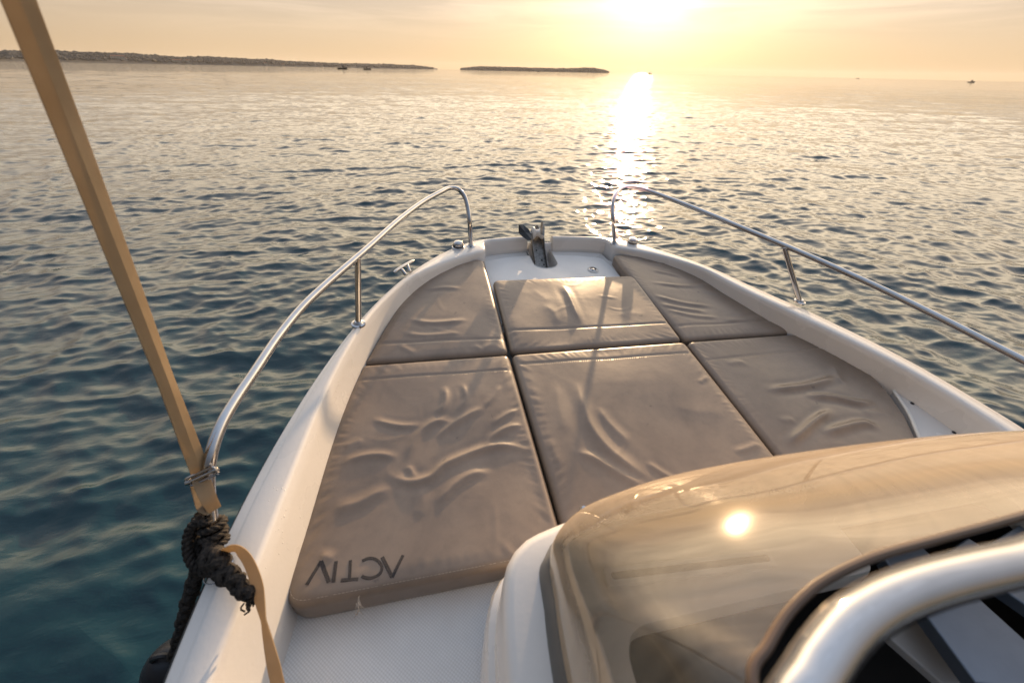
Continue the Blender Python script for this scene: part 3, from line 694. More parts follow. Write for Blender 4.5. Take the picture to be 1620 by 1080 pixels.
# ------------------------------------------------------------------ cushions
def polydist(P, poly):
    "distance of points to an open polyline, and arc parameter 0..1"
    P = np.asarray(P)[:, None, :]; A = poly[:-1][None]; D = (poly[1:]-poly[:-1])[None]
    L2 = (D**2).sum(2)+1e-12; t = np.clip(((P-A)*D).sum(2)/L2, 0, 1)
    q = A+D*t[..., None]; d = np.sqrt(((P-q)**2).sum(2)); k = d.argmin(1); i = np.arange(len(d))
    seg = np.sqrt(L2[0]); cum = np.r_[0, np.cumsum(seg)]
    return d[i, k], (cum[k]+t[i, k]*seg[k])/cum[-1]
class Folds:
    def __init__(s, seed, k=1.): s.r = []; s.seed = seed; s.k = k
    def creases(s, P, k):
        "faint stretch creases that wander over the cover"
        r = np.random.default_rng(s.seed+90); lo, hi = P.min(0)+.06, P.max(0)-.06
        for _ in range(k):
            c = r.uniform(lo, hi); a = r.normal(.1, .7) if r.random() < .6 else r.normal(1.5, .5); L_ = r.uniform(.05, .16); b = r.normal(0, .5)
            q = np.array([c+L_*t*np.array([math.cos(a+b*t), math.sin(a+b*t)]) for t in np.linspace(-1, 1, 6)]); s.r.append((spline(q, 24), r.uniform(.0004, .0010), r.uniform(.006, .011)))
        return s
    def add(s, scale, off, pts, h, w, z=.004):
        q = np.array([pz(off[0]+u/scale, off[1]+v/scale, z)[:2] for u, v in pts]); s.r.append((spline(q, 40), h*.62*s.k, w)); return s
    def height(s, P):
        H = np.zeros(len(P))
        for poly, h, w in s.r:
            lo, hi = poly.min(0)-w*4, poly.max(0)+w*4
            m = ((P > lo) & (P < hi)).all(1)
            if not m.any(): continue
            d, t = polydist(P[m], poly)
            taper = np.clip(np.minimum(t, 1-t)/.28, 0, 1); taper = taper*taper*(3-2*taper)
            d2 = np.sqrt(d*d+(.33*w)**2)-.33*w; H[m] += h*taper*(np.exp(-1.35*d2/w)-.22*np.exp(-((d-2.0*w)/(1.1*w))**2))
        r = np.random.default_rng(s.seed)
        for _ in range(26):
            k = r.uniform(4, 26); a = r.uniform(0, 2*math.pi); H += (.0035/k**.75)*np.sin(k*(P[:, 0]*math.cos(a)+P[:, 1]*math.sin(a))+r.uniform(0, 6.28))
        return H
CT = -.002
def cushion(outline, label, folds, bottom, res=.0075, seams=(), crown=.006, puck=.0):
    P = ccw(outline); m = len(P); R = .022; folds.creases(P, 4)
    rings = []; 
    rings.append(np.c_[inset(P, .012), np.full(m, bottom)]); rings.append(np.c_[inset(P, .003), np.full(m, bottom+.012)]); rings.append(np.c_[P, np.full(m, bottom+.03)]); rings.append(np.c_[P, np.full(m, CT-R-.004)])
    arc = np.linspace(0, math.pi/2, 7)[1:]
    top2d = []
    cl_ = np.vstack([P, P[:1]])
    r0 = np.random.default_rng(folds.seed+50)
    tpar = np.arange(m)/m*2*math.pi
    # little gathers along the welt
    gat = sum(r0.uniform(.2, 1)*np.sin(r0.integers(30, 90)*tpar+r0.uniform(0, 6)) for _ in range(7))*.00045
    V = np.vstack(rings); F = []
    for i in range(len(rings)-1):
        for k in range(m): F.append([i*m+k, i*m+(k+1) % m, (i+1)*m+(k+1) % m, (i+1)*m+k])
    F.append(list(range(m))[::-1])
    ring2 = [inset(P, R*(1-math.cos(a))) for a in arc]
    base3 = len(V)-m
    # top surface: the welt rings and an even grid inside, triangulated together
    lo, hi = P.min(0), P.max(0)
    gx, gy = np.meshgrid(np.arange(lo[0], hi[0], res), np.arange(lo[1], hi[1], res*.87)); gx = gx+(np.arange(gx.shape[0]) % 2)[:, None]*res/2
    G = np.c_[gx.ravel(), gy.ravel()]
    xs_, ys_ = P[:, 0], P[:, 1]; ins_ = np.zeros(len(G), bool); j = m-1
    for i in range(m):
        c = ((ys_[i] > G[:, 1]) != (ys_[j] > G[:, 1])) & (G[:, 0] < (xs_[j]-xs_[i])*(G[:, 1]-ys_[i])/(ys_[j]-ys_[i]+1e-12)+xs_[i]); ins_ ^= c; j = i
    G = G[ins_]; dG = np.concatenate([polydist(g, cl_)[0] for g in np.array_split(G, max(1, len(G)//2000))]); G = G[dG > R*1.15]
    # the arc rings as quads
    allr = [P]+ring2
    Z = [np.full(m, CT-R)]+[np.full(m, CT-R+R*math.sin(a)) for a in arc]
    idx0 = len(V); tops = []
    for q, z in zip(allr[1:], Z[1:]): tops.append(np.c_[q, z+0*gat])
    T2 = np.vstack([ring2[-1], G]); pts = [Vector(p) for p in T2]
    v, e, f, ov, *_ = delaunay_2d_cdt(pts, [(i, (i+1) % m) for i in range(m)], [], 1, 1e-7)
    v = np.array([tuple(p) for p in v])
    zf = np.full(len(v), CT)
    TP = np.vstack([np.array(t) for t in tops]); 
    XY = np.vstack([TP[:, :2], v]); ZZ = np.r_[TP[:, 2], zf]
    dd = np.concatenate([polydist(g, cl_)[0] for g in np.array_split(XY, max(1, len(XY)//2000))])
    ease = np.clip(dd/.05, 0, 1); ease = ease*ease*(3-2*ease)
    ZZ = ZZ+ease*(folds.height(XY)+crown*np.clip(dd/.22, 0, 1)**.6)
    # puckers that run in from the welt
    if puck:
        tp = np.arctan2(XY[:, 1]-P[:, 1].mean(), XY[:, 0]-P[:, 0].mean())
        w_ = np.exp(-((dd-.035)/.022)**2); pk = np.zeros(len(XY))
        for _ in range(9): pk += r0.uniform(.3, 1)*np.sin(r0.integers(25, 120)*tp+r0.uniform(0, 6.28))
        ZZ += puck*w_*pk
    for sm, dep, wd in seams:
        d, t = polydist(XY, np.asarray(sm)); ZZ -= dep*np.exp(-(d/wd)**2)
    nt_ = len(TP)
    V = np.vstack([V, np.c_[XY, ZZ]])
    first = idx0
    for k in range(m): F.append([base3+k, base3+(k+1) % m, first+(k+1) % m, first+k])
    for i in range(len(tops)-1):
        for k in range(m): F.append([first+i*m+k, first+i*m+(k+1) % m, first+(i+1)*m+(k+1) % m, first+(i+1)*m+k])
    last = first+(len(tops)-1)*m
    remap = np.arange(len(v))+first+nt_
    for i, o_ in enumerate(ov):
        for q in o_:
            if q < m: remap[i] = last+q
    for q in f: F.append([remap[i] for i in q])
    used = V
    org = (P[:, 0].mean(), P[:, 1].mean(), bottom)
    o = build('sunpad_cushion', used, F, M['vinyl'], origin=org, angle=75)
    tag(o, label, 'cushion', 'taupe cushions of the bow sun pad')
    def surf(q):
        q = np.asarray(q, float).reshape(-1, 2)
        d = np.concatenate([polydist(g, cl_)[0] for g in np.array_split(q, max(1, len(q)//2000))])
        e2 = np.clip(d/.05, 0, 1); e2 = e2*e2*(3-2*e2)
        z = np.where(d < R, CT-R+np.sqrt(np.maximum(0, R*R-(R-np.minimum(d, R))**2)), CT)+e2*(folds.height(q)+crown*np.clip(d/.22, 0, 1)**.6)
        for sm, dep, wd in seams:
            dd_, t = polydist(q, np.asarray(sm)); z = z-dep*np.exp(-(dd_/wd)**2)
        return z
    return o, surf, P
def stitches(o, surf, line, name='stitching', side=.0055, seed=0):
    "short raised stitches beside a seam"
    Ln = spline(line, max(20, int(np.linalg.norm(np.diff(np.asarray(line), axis=0), axis=1).sum()/.0032)))
    T = np.gradient(Ln, axis=0); T /= np.linalg.norm(T, axis=1)[:, None]+1e-12; Nn = np.c_[-T[:, 1], T[:, 0]]
    Q = Ln+Nn*side; z = surf(Q); A = Acc(); r = random.Random(seed)
    for i in range(0, len(Q)-2, 3):
        if r.random() < .12: continue
        A.add(*tube([(Q[i][0], Q[i][1], z[i]), (*(Q[i+1]), z[i+1]+.0009), (Q[i+2][0], Q[i+2][1], z[i+2])], .0006, 5))
    return A.build(name, M['thread'], o)

xgL, xgR, ysm = -.4135, .4135, 1.288
g = .004
def side_pts(P, y0, y1, n=26):
    yy = np.linspace(y0, y1, n); return [(xat(P, y, 0), y) for y in yy]
# -- port aft, with the embroidery
e0 = pz(480, 957, 0)[:2]; e1 = pz(785, 897, 0)[:2]; sl = (e1[1]-e0[1])/(e1[0]-e0[0])
yA = lambda x: e0[1]+sl*(x-e0[0])
lp = side_pts(cushL, .56, ysm-.012)
cor = [(xgL-g, yA(xgL)), (xgL-g, ysm-g)]+[(lp[-1][0]+.004, ysm-g)]+[(x+.004, y) for x, y in lp[::-1][1:]]+[(lp[0][0]+.012, yA(lp[0][0]+.012))]
outA = rounded(cor, [.03, .035, .03]+[0]*(len(lp)-1)+[.12])
Z3 = (2.4538, (400, 560))
fA = Folds(1)
for pts, h, w in [([(1092, 388), (1040, 360), (960, 350), (890, 365), (800, 400), (740, 430), (690, 475), (620, 494), (560, 482), (505, 440)], .0125, .013),
                  ([(890, 365), (940, 310), (1000, 280), (1065, 272)], .008, .011), ([(905, 200), (830, 240), (770, 275), (705, 330)], .009, .012),
                  ([(790, 268), (720, 258), (660, 290), (620, 350), (585, 425)], .009, .014), ([(745, 120), (747, 185), (715, 240)], .008, .012), ([(812, 110), (827, 175), (795, 220)], .006, .010),
                  ([(665, 268), (590, 278), (520, 268), (455, 248)], .007, .011), ([(570, 402), (490, 390), (420, 398), (335, 428)], .0085, .012), ([(545, 512), (470, 545), (400, 578), (305, 600)], .0085, .016),
                  ([(935, 455), (860, 460), (790, 500), (740, 550), (695, 590)], .0085, .013), ([(1035, 208), (980, 235), (925, 275)], .006, .010), ([(965, 115), (930, 170), (890, 210)], .005, .010),
                  ([(630, 480), (612, 450), (600, 430)], .006, .009), ([(430, 330), (390, 345), (350, 360)], .004, .012), ([(650, 520), (660, 560), (640, 640)], .004, .02), ([(200, 905), (215, 950), (170, 930)], .004, .016), ([(255, 790), (285, 785), (310, 800)], .006, .012)]:
    fA.add(*Z3, pts, h, w)
semA = [pz(569, 599, .002)[:2]-[.05, 0], pz(690, 592, .002)[:2], pz(811, 584, .002)[:2]+[.05, 0]]
cA, sA, PA = cushion(outA, 'port aft sun pad cushion, deeply creased taupe vinyl with dark lettering in its near corner', fA, DK+.001, .0065, [(semA, .0035, .005)], puck=.0003)
stitches(cA, sA, [semA[0]+[.06, 0], semA[1], semA[2]-[.062, 0]], side=-.007)
# stitched welt along the near edge: two rows of pale thread
kk = PA[(PA[:, 1] < .62) & (PA[:, 0] < -.45)]
o_ = np.argsort(kk[:, 0]) 
iA = inset(PA, .012); near = iA[(iA[:, 1] < .62) & (iA[:, 0] < -.44)]; near = near[np.argsort(np.arctan2(near[:, 1]-.9, near[:, 0]+.75))]
stitches(cA, sA, near, 'welt_stitching', 0, 3)
# embroidered letters
Z6 = (4.154, (430, 820))
def stroke(pts, w):
    q = np.array([pz(430+u/4.154, 820+v/4.154, .006)[:2] for u, v in pts]); q = spline(q, max(6, len(pts)*7)) if len(pts) > 2 else spline(q, 10)
    T = np.gradient(q, axis=0); T /= np.linalg.norm(T, axis=1)[:, None]; Nn = np.c_[-T[:, 1], T[:, 0]]
    a, b = q+Nn*w/2, q-Nn*w/2; z = sA(q)
    V = np.vstack([np.c_[a, sA(a)-.001], np.c_[a*.8+q*.2, z+.0013], np.c_[b*.8+q*.2, z+.0013], np.c_[b, sA(b)-.001]]); k = len(q)
    F = [[s*k+i, s*k+i+1, (s+1)*k+i+1, (s+1)*k+i] for s in range(3) for i in range(k-1)]
    return V, F
def poly_stroke(A, pts, w):
    for a, b in zip(pts[:-1], pts[1:]): A.add(*stroke([a, b], w))
A = Acc()
poly_stroke(A, [(725, 247), (790, 378)], .0105); poly_stroke(A, [(790, 378), (861, 235)], .0085)
A.add(*stroke([(592, 272), (625, 257), (665, 256), (700, 275), (722, 312), (712, 350), (680, 374), (640, 383), (605, 378), (590, 370)], .0085))
poly_stroke(A, [(452, 398), (566, 390)], .0095); poly_stroke(A, [(515, 268), (509, 394)], .0085)
poly_stroke(A, [(421, 275), (402, 412)], .0100)
poly_stroke(A, [(226, 430), (322, 275)], .0090); poly_stroke(A, [(322, 275), (374, 412)], .0115)
A.build('embroidered_lettering', M['ink'], cA)
# frayed thread at the near edge
fr0 = pz(566, 950, -.01); A = Acc(); rr = random.Random(5)
for k in range(7):
    a = fr0+np.array([rr.uniform(-.004, .004), rr.uniform(-.006, .012), .004]); A.add(*tube(spline([a, a+[rr.uniform(-.008, .008), -.012, -.004], a+[rr.uniform(-.01, .01), -.022, rr.uniform(-.03, -.012)]], 8), .0007, 5))
A.build('frayed_thread', M['thread'], cA)

# -- centre aft
outB = rounded([(xgL+g, .50), (xgR-g, .50), (xgR-g, ysm-g), (xgL+g, ysm-g)], [.05, .05, .03, .03])
fB = Folds(2); Z4 = (2.571, (780, 660)); I1 = (1, (0, 0))
for pts, h, w in [([(912, 600), (922, 640), (937, 678), (965, 712), (1005, 742), (1042, 765)], .012, .020), ([(900, 712), (935, 722), (975, 745), (1012, 765), (1035, 772)], .008, .015), ([(1020, 728), (1045, 745), (1075, 762)], .006, .011), ([(945, 640), (960, 665), (985, 690), (1000, 705)], .006, .016),
                  ([(1160, 716), (1185, 708), (1206, 700)], .006, .011), ([(880, 600), (884, 640), (896, 690)], .003, .022), ([(868, 690), (880, 720), (890, 740)], .003, .015), ([(1105, 606), (1113, 600), (1122, 594)], .004, .010), ([(1060, 640), (1100, 650), (1150, 652)], .002, .03)]:
    fB.add(*I1, pts, h, w)
semB = [pz(824, 574, .002)[:2]-[.05, 0], pz(960, 566, .002)[:2], pz(1095, 557, .002)[:2]+[.05, 0]]
cB, sB, PB = cushion(outB, 'middle aft sun pad cushion of taupe vinyl, its near end hidden by the windscreen', fB, DK+.001, .0075, [(semB, .003, .005)], puck=.00025)
stitches(cB, sB, [semB[0]+[.06, 0], semB[1], semB[2]-[.062, 0]], side=-.007)

# -- starboard aft, its outer corner swept in
R2 = [tuple(pz(u, v, -.004)[:2]) for u, v in [(1263, 525), (1305, 548), (1351, 573), (1381, 592), (1406, 618), (1422, 640), (1436, 660), (1450, 690)]]
R2 = [(R2[0][0], ysm-g)]+[q for q in R2[1:]]+[(.975, .575), (.93, .50)]
outC = rounded([(xgR+g, .50)]+R2[::-1]+[(xgR+g, ysm-g)], [.04, .03]+[0]*(len(R2)-2)+[.03, .035])
fC = Folds(3, 1.7); Z7 = (2.382, (940, 340))
for pts, h, w in [([(640, 662), (730, 652), (800, 643), (870, 626), (930, 605)], .013, .015), ([(790, 680), (900, 690), (980, 708), (1070, 708)], .014, .015), ([(905, 730), (840, 770), (780, 820), (725, 868)], .015, .014), ([(860, 828), (950, 798), (1020, 786), (1090, 802)], .013, .015), ([(905, 560), (915, 600), (940, 640)], .004, .018), ([(500, 560), (540, 552), (580, 556)], .003, .014), ([(1000, 740), (1080, 745), (1140, 760)], .004, .02), ([(700, 775), (730, 770), (760, 772)], .003, .012)]:
    fC.add(*Z7, pts, h, w)
semC = [pz(1112, 569, .002)[:2]-[.04, 0], pz(1210, 559, .002)[:2], pz(1305, 548, .002)[:2]+[.05, .0]]
cC, sC, PC = cushion(outC, 'starboard aft sun pad cushion whose outer corner is cut back beside a white panel', fC, DK+.001, .0085, [(semC, .003, .005)], puck=.00025)
stitches(cC, sC, [semC[0]+[.05, 0], semC[1], semC[2]-[.065, 0]], side=-.007)

# -- port forward
lp = side_pts(cushL, ysm+.02, 2.02, 22)
outD = rounded([(xgL-g, ysm+g), (-.408, 1.7), (-.404, 2.09), (-.445, 2.112)]+[(-.545, 2.062)]+[(x+.004, y) for x, y in lp[::-1] if y < 2.0]+[(lp[0][0]+.004, ysm+g)], [.03, 0, .02, .03, .0]+[0]*len([1 for q in lp if q[1] < 2.0])+[.03])
fD = Folds(4); Z8 = (2.454, (320, 280))
for pts, h, w in [([(860, 437), (930, 428), (1010, 430)], .006, .013), ([(800, 548), (870, 566), (950, 564), (1040, 550)], .009, .014), ([(770, 595), (830, 613), (930, 612), (1010, 604)], .006, .013), ([(880, 330), (940, 340), (1000, 335)], .003, .02), ([(760, 650), (800, 670), (830, 690)], .004, .012), ([(1040, 650), (1090, 665), (1130, 640)], .005, .013)]:
    fD.add(*Z8, pts, h, w)
semD = [pz(592, 543, .002)[:2]-[.06, 0], pz(690, 539, .002)[:2], pz(797, 534, .002)[:2]+[.05, 0]]
cD, sD, PD = cushion(outD, 'port forward sun pad cushion tapering to the bow, beside the steel mooring cleat', fD, DK+.001, .009, [(semD, .0045, .0045)], puck=.00025)
# -- centre forward
f0, f1 = pz(783, 441, 0), pz(1001, 434, 0)
outE = rounded([(xgL+g+.001, ysm+g), (xgR-g-.004, ysm+g), (f1[0]+.008, f1[1]), (f0[0]-.012, f0[1])], [.03, .03, .05, .035])
fE = Folds(5); Z1 = (4.05, (680, 340))
for pts, h, w in [([(845, 440), (872, 490), (905, 560), (940, 640), (965, 705)], .011, .017), ([(720, 570), (790, 620), (825, 705)], .0025, .022), ([(650, 470), (720, 520), (760, 560)], .002, .03), ([(1200, 640), (1300, 625), (1400, 640)], .002, .03)]:
    fE.add(*Z1, pts, h, w)
semE = [pz(802, 522, .002)[:2]-[.05, 0], pz(930, 517, .002)[:2], pz(1060, 509, .002)[:2]+[.05, 0]]
cE, sE, PE = cushion(outE, 'middle forward sun pad cushion lying against the white anchor locker lid', fE, LID+.001, .008, [(semE, .004, .0045)], puck=.0002)
# -- starboard forward
rp = side_pts(cushR, ysm+.02, 2.0, 22)
outF = rounded([(xgR+g, ysm+g), (rp[0][0]-.004, ysm+g)]+[(x-.004, y) for x, y in rp]+[(.555, 2.09), (.45, 2.125), (.392, 2.115), (.386, 2.0), (.398, 1.7)], [.03, .03]+[0]*len(rp)+[0, .03, .03, 0, 0])
fF = Folds(6, 1.5)
for pts, h, w in [([(215, 205), (280, 222), (345, 238)], .005, .012), ([(205, 250), (330, 268), (450, 262)], .005, .012), ([(215, 298), (330, 330), (460, 345)], .007, .013), ([(240, 330), (330, 352), (430, 365)], .006, .011), ([(265, 350), (360, 378), (480, 386)], .005, .011), ([(185, 175), (230, 185), (280, 180)], .004, .012), ([(400, 280), (470, 300), (540, 330)], .003, .015), ([(480, 395), (560, 395), (640, 380)], .004, .013)]:
    fF.add(*Z7, pts, h, w)
semF = [pz(1072, 515, .002)[:2]-[.05, 0], pz(1150, 511, .002)[:2], pz(1236, 505, .002)[:2]+[.05, 0]]
cF, sF_, PF = cushion(outF, 'starboard forward sun pad cushion with fine cross wrinkles, curving in to the bow', fF, DK+.001, .009, [(semF, .0045, .0045)], puck=.0003)

# ------------------------------------------------------------------ anchor (rests in the roller)
an = thing('anchor', rc+[0, 0, .03], 'small dark anchor stowed on the bow roller with its fluke pointing to port', 'anchor')
shk = Acc(); shk.add(*tube(spline([rc+ax*.036+upv*.01, rc+ax*.05-upv*.02, rc+ax*.06-upv*.07, rc+ax*.065-upv*.14], 20), np.linspace(.010, .013, 20), 10)); shk.build('anchor_shank', M['steel_dull'], an)
def fluke(tip, mirror):
    b0 = rc+ax*.02+upv*.0+side*mirror*.035
    a1 = pd(*tip[0], tip[1]) if mirror < 0 else tip
    return b0, a1
D_ = 2.50
pf = [pd(820.5, 356, D_+.02), pd(828, 357, D_+.03), pd(836, 363, D_+.01), pd(841, 372, D_), pd(841, 380, D_-.03), pd(834, 380, D_-.02), pd(827, 375, D_), pd(820.5, 369, D_+.02)]
pf = np.array(pf); cenf = pf.mean(0); nrm_f = nrm(np.cross(pf[2]-pf[0], pf[6]-pf[0]))
A = Acc(); k = len(pf); ridge = cenf+nrm_f*.018
V = list(pf)+[q-nrm_f*.008 for q in pf]+[ridge, cenf-nrm_f*.012]
A.add(V, [[i, (i+1) % k, 2*k] for i in range(k)]+[[k+(i+1) % k, k+i, 2*k+1] for i in range(k)]+[[i, k+i, k+(i+1) % k, (i+1) % k] for i in range(k)])
A.build('anchor_fluke', M['anchor'], an, smooth=False)
pf = np.array([pd(859, 352, D_), pd(861.5, 358, D_), pd(861.5, 372, D_-.02), pd(858, 372, D_-.02), pd(857.5, 362, D_)]); k = len(pf)
V = list(pf)+[q+np.array([0, .04, -.01]) for q in pf]
A = Acc(); A.add(V, [list(range(k))[::-1], [k+i for i in range(k)]]+[[i, (i+1) % k, k+(i+1) % k, k+i] for i in range(k)])
A.build('anchor_fluke', M['steel_dull'], an, smooth=False)

# ------------------------------------------------------------------ canopy strap with its buckle
def ribbon(C, wv, th=.0016, fold=0.):
    "flat band: centre line and half-width vectors"
    C = np.asarray(C); wv = np.asarray(wv); T = np.gradient(C, axis=0); T /= np.linalg.norm(T, axis=1)[:, None]; nn = np.cross(T, wv); nn /= np.linalg.norm(nn, axis=1)[:, None]
    C = C+nn*(np.linalg.norm(wv, axis=1)[:, None]*fold); wv0 = wv; off = nn*(np.linalg.norm(wv, axis=1)[:, None]*fold)
    a, b, c, d = C-wv-off+nn*th, C+wv-off+nn*th, C+wv-off-nn*th, C-wv-off-nn*th; e, f = C+nn*(th*.3), C-nn*(th*2.2)
    R = np.stack([a, C+nn*th, b, c, C-nn*th, d], 1); k_, m = R.shape[:2]
    F = [[i*m+k, i*m+(k+1) % m, (i+1)*m+(k+1) % m, (i+1)*m+k] for i in range(k_-1) for k in range(m)]
    F += [list(range(m))[::-1], [(k_-1)*m+k for k in range(m)]]
    return R.reshape(-1, 3), F
dl = float(np.dot(RB.T@(pz(332, 757, .31)-EYE_B), [0, 0, 1]))       # depth of the rail leg
st = thing('canopy_strap', aft, 'tan webbing strap running from the port rail up out of view, its tail hanging loose', 'strap')
sa, sb = pd(319, 752, dl-.005), pd(-6, -90, .50)
nS = 110; tS = np.linspace(0, 1.85, nS)[:, None]         # carries on up to the canopy, out of view
Cs = sa*(1-tS)+sb*tS+np.array([0, 0, -1.])*(.012*np.sin(math.pi*np.minimum(tS, 1)))
dirs = nrm(sb-sa); view = nrm((sa+sb)/2-EYE_B); across = nrm(np.cross(dirs, view)); nv = np.cross(dirs, across)
ang = np.interp(tS[:, 0], [0, .3, .55, 1], [.35, .75, .55, .25])
Wv = (np.cos(ang)[:, None]*across+np.sin(ang)[:, None]*nv)*.0172
build('strap_band', *ribbon(Cs, Wv, .0011, .22), M['webbing'], st, angle=20)
# loop round the rail leg below the buckle
lg = lambda z, u0=0: None
q0, q1 = pd(318, 750, dl-.012), pd(337, 808, dl-.010)
lp_ = spline([pd(316, 745, dl-.010), pd(322, 768, dl-.020), pd(331, 790, dl-.022), pd(340, 806, dl-.008)], 24)
build('strap_loop', *ribbon(lp_, np.linspace(1, .7, 24)[:, None]*(across*.017+nv*.004)[None], .0012), M['webbing'], st, angle=60)
lp2 = spline([pd(308, 750, dl+.012), pd(314, 775, dl+.02), pd(322, 800, dl+.012), pd(334, 806, dl+.012)], 20)
build('strap_loop', *ribbon(lp2, np.repeat((across*.012+nv*.008)[None], 20, 0), .0012), M['webbing'], st, angle=60)
# buckle: two wire bars with round ends
bk0, bk1 = pd(300, 762, dl-.025), pd(339, 744, dl-.022); bd = nrm(bk1-bk0); bu = nrm(np.cross(bd, view))
bu = bu if bu[2] > 0 else -bu
pts = []
for t in np.linspace(0, 2*math.pi, 41):
    c_, s_ = math.cos(t), math.sin(t); pts.append((bk0+bk1)/2+bd*np.sign(c_)*abs(c_)**.35*.031+bu*np.sign(s_)*abs(s_)**.35*.010)
bkl = build('strap_buckle', *tube(np.array(pts), .0028, 8, False), M['steel'], st)
build('buckle_bar', *tube(spline([bk0-bd*.004, bk1+bd*.004], 6), .0034, 10), M['steel'], bkl)
for q in (bk0-bd*.002, bk1+bd*.002): build('buckle_knob', *lathe([(.0015, -.006), (.005, -.005), (.006, 0), (.005, .005), (.0015, .006)], q, bd, 12), M['steel'], bkl)
# loose tail
dt = float((RB.T@(aft-EYE_B))[2])
tl = spline([pd(352, 872, dt-.03), pd(372, 868, dt-.04), pd(388, 880, dt-.05), pd(403, 912, dt-.06), pd(411, 948, dt-.07), pd(419, 990, dt-.09), pd(430, 1040, dt-.11), pd(441, 1090, dt-.12), pd(450, 1150, dt-.12)], 60)
tw = np.interp(np.linspace(0, 1, 60), [0, .15, .35, .5, .7, 1], [1.2, .75, .5, 1.25, .5, .2])
Tt = np.gradient(tl, axis=0); Tt /= np.linalg.norm(Tt, axis=1)[:, None]
wt = []
for i in range(60):
    vv = nrm(tl[i]-EYE_B); a_x = nrm(np.cross(Tt[i], vv)); b_x = np.cross(Tt[i], a_x); wt.append((a_x*math.cos(tw[i])+b_x*math.sin(tw[i]))*.0118)
build('strap_tail', *ribbon(tl, wt, .0011), M['webbing'], st, angle=60)

# ------------------------------------------------------------------ fender line and fender
rl = spline([pz(330, 757, .31), pz(333, 800, .25), pz(339, 850, .195), aft], 50)
ln = thing('fender_line', aft, 'thick black rope hitched round the aft leg of the port bow rail', 'rope')
def on_rail(t): return np.array([np.interp(t, np.linspace(0, 1, 50), rl[:, k]) for k in range(3)])
hel = []; turns = 3.1
rt = nrm(rl[-1]-rl[10]); hx = nrm(np.cross(rt, [0, 1, 0])); hy = np.cross(rt, hx)
for t in np.linspace(0, 1, 150):
    c = on_rail(.47+.30*t); a = 2*math.pi*turns*t+1.2; hel.append(c+(hx*math.cos(a)*1.0+hy*math.sin(a))*.0215)
twisted(np.array(hel), .0078, .032, 3, 8).build('rope_turns', M['rope'], ln)
# outboard bight that runs along the turns
bi = spline([on_rail(.45)+[-.012, -.01, .01], on_rail(.50)+[-.036, -.012, .0], on_rail(.64)+[-.046, -.012, 0], on_rail(.80)+[-.044, -.018, 0], on_rail(.92)+[-.026, -.024, .0], on_rail(.93)+[0, -.028, .0]], 60)
twisted(bi, .0105, .035, 3, 8).build('rope_bight', M['rope'], ln)
bi = spline([on_rail(.49)+[-.024, .012, .006], on_rail(.58)+[-.040, .012, .0], on_rail(.74)+[-.042, .010, 0], on_rail(.90)+[-.030, .0, 0]], 40)
twisted(bi, .0100, .035, 3, 8).build('rope_bight', M['rope'], ln)
# plaited tail lying over the gunwale edge
kd = dt-.035
pl = spline([pd(330, 873, kd+.02), pd(340, 884, kd), pd(351, 897, kd-.01), pd(364, 911, kd-.02), pd(380, 925, kd-.03), pd(396, 944, kd-.035)], 110)
def plait(P, r, rs, pitch):
    T, U, W = frames(P); s = np.r_[0, np.cumsum(np.linalg.norm(np.diff(P, axis=0), axis=1))]; A = Acc(); env = np.interp(s/s[-1], [0, .2, .75, 1], [1.15, 1.1, .85, .65])
    for q in range(4):
        sg = 1 if q % 2 else -1; a = sg*2*math.pi*s/pitch+q*math.pi/2
        rr_ = r*env*(1+.25*np.cos(2*a+q)); Q = P+rr_[:, None]*(np.cos(a)[:, None]*U+np.sin(a)[:, None]*W)
        A.add(*tube(Q, rs*env*(1+.16*np.sin(s/.0028+q)), 8))
    A.add(*tube(P, r*.9*env, 8)); return A
plait(pl, .0125, .0098, .055).build('rope_plait', M['rope'], ln)
A = Acc(); rr = random.Random(3)
for k in range(16):
    e = pl[-1]+np.array([rr.gauss(0, .006), rr.gauss(0, .006), rr.gauss(0, .004)]); A.add(*tube(spline([e, e+[rr.gauss(0, .003), -.006, -.008], e+[rr.gauss(0, .004), -.009, -.017]], 6), .0018, 5))
A.build('frayed_end', M['rope'], ln)
fl = spline([pd(330, 872, kd+.03), pd(317, 893, kd+.04), pd(306, 925, kd+.05), pd(296, 958, kd+.06), pd(285, 1000, kd+.07), pd(272, 1040, kd+.085)], 90)
plait(fl, .0085, .0075, .05).build('rope_fall', M['rope'], ln)
# small ring on the gunwale beside the hitch
rg = pg(339, 913, .002); build('lashing_eye', *tube([rg+np.array([.018*math.cos(t), .018*math.sin(t)*.8, .002]) for t in np.linspace(0, 2*math.pi, 25)], .0016, 6, False), M['steel'], boat)
ft = pd(258, 1042, kd+.10)
fn = thing('fender', ft+[0, 0, -.5], 'dark fender hanging outboard of the port side below the rope', 'fender')
build('fender_body', *lathe([(.016, .055), (.026, .05), (.04, .035), (.065, .0), (.08, -.04), (.085, -.09), (.085, -.40), (.085, -.47), (.04, -.52), (.02, -.53)], ft+[.0, .0, -.05], n=28), simple('navy_fender', (.008, .009, .014), .5, var=.3), fn)
build('fender_eye', *tube([ft+np.array([+.018*math.cos(t), .0, .005+.018*math.sin(t)]) for t in np.linspace(0, 2*math.pi, 21)], .007, 8, False), M['rubber'], fn)

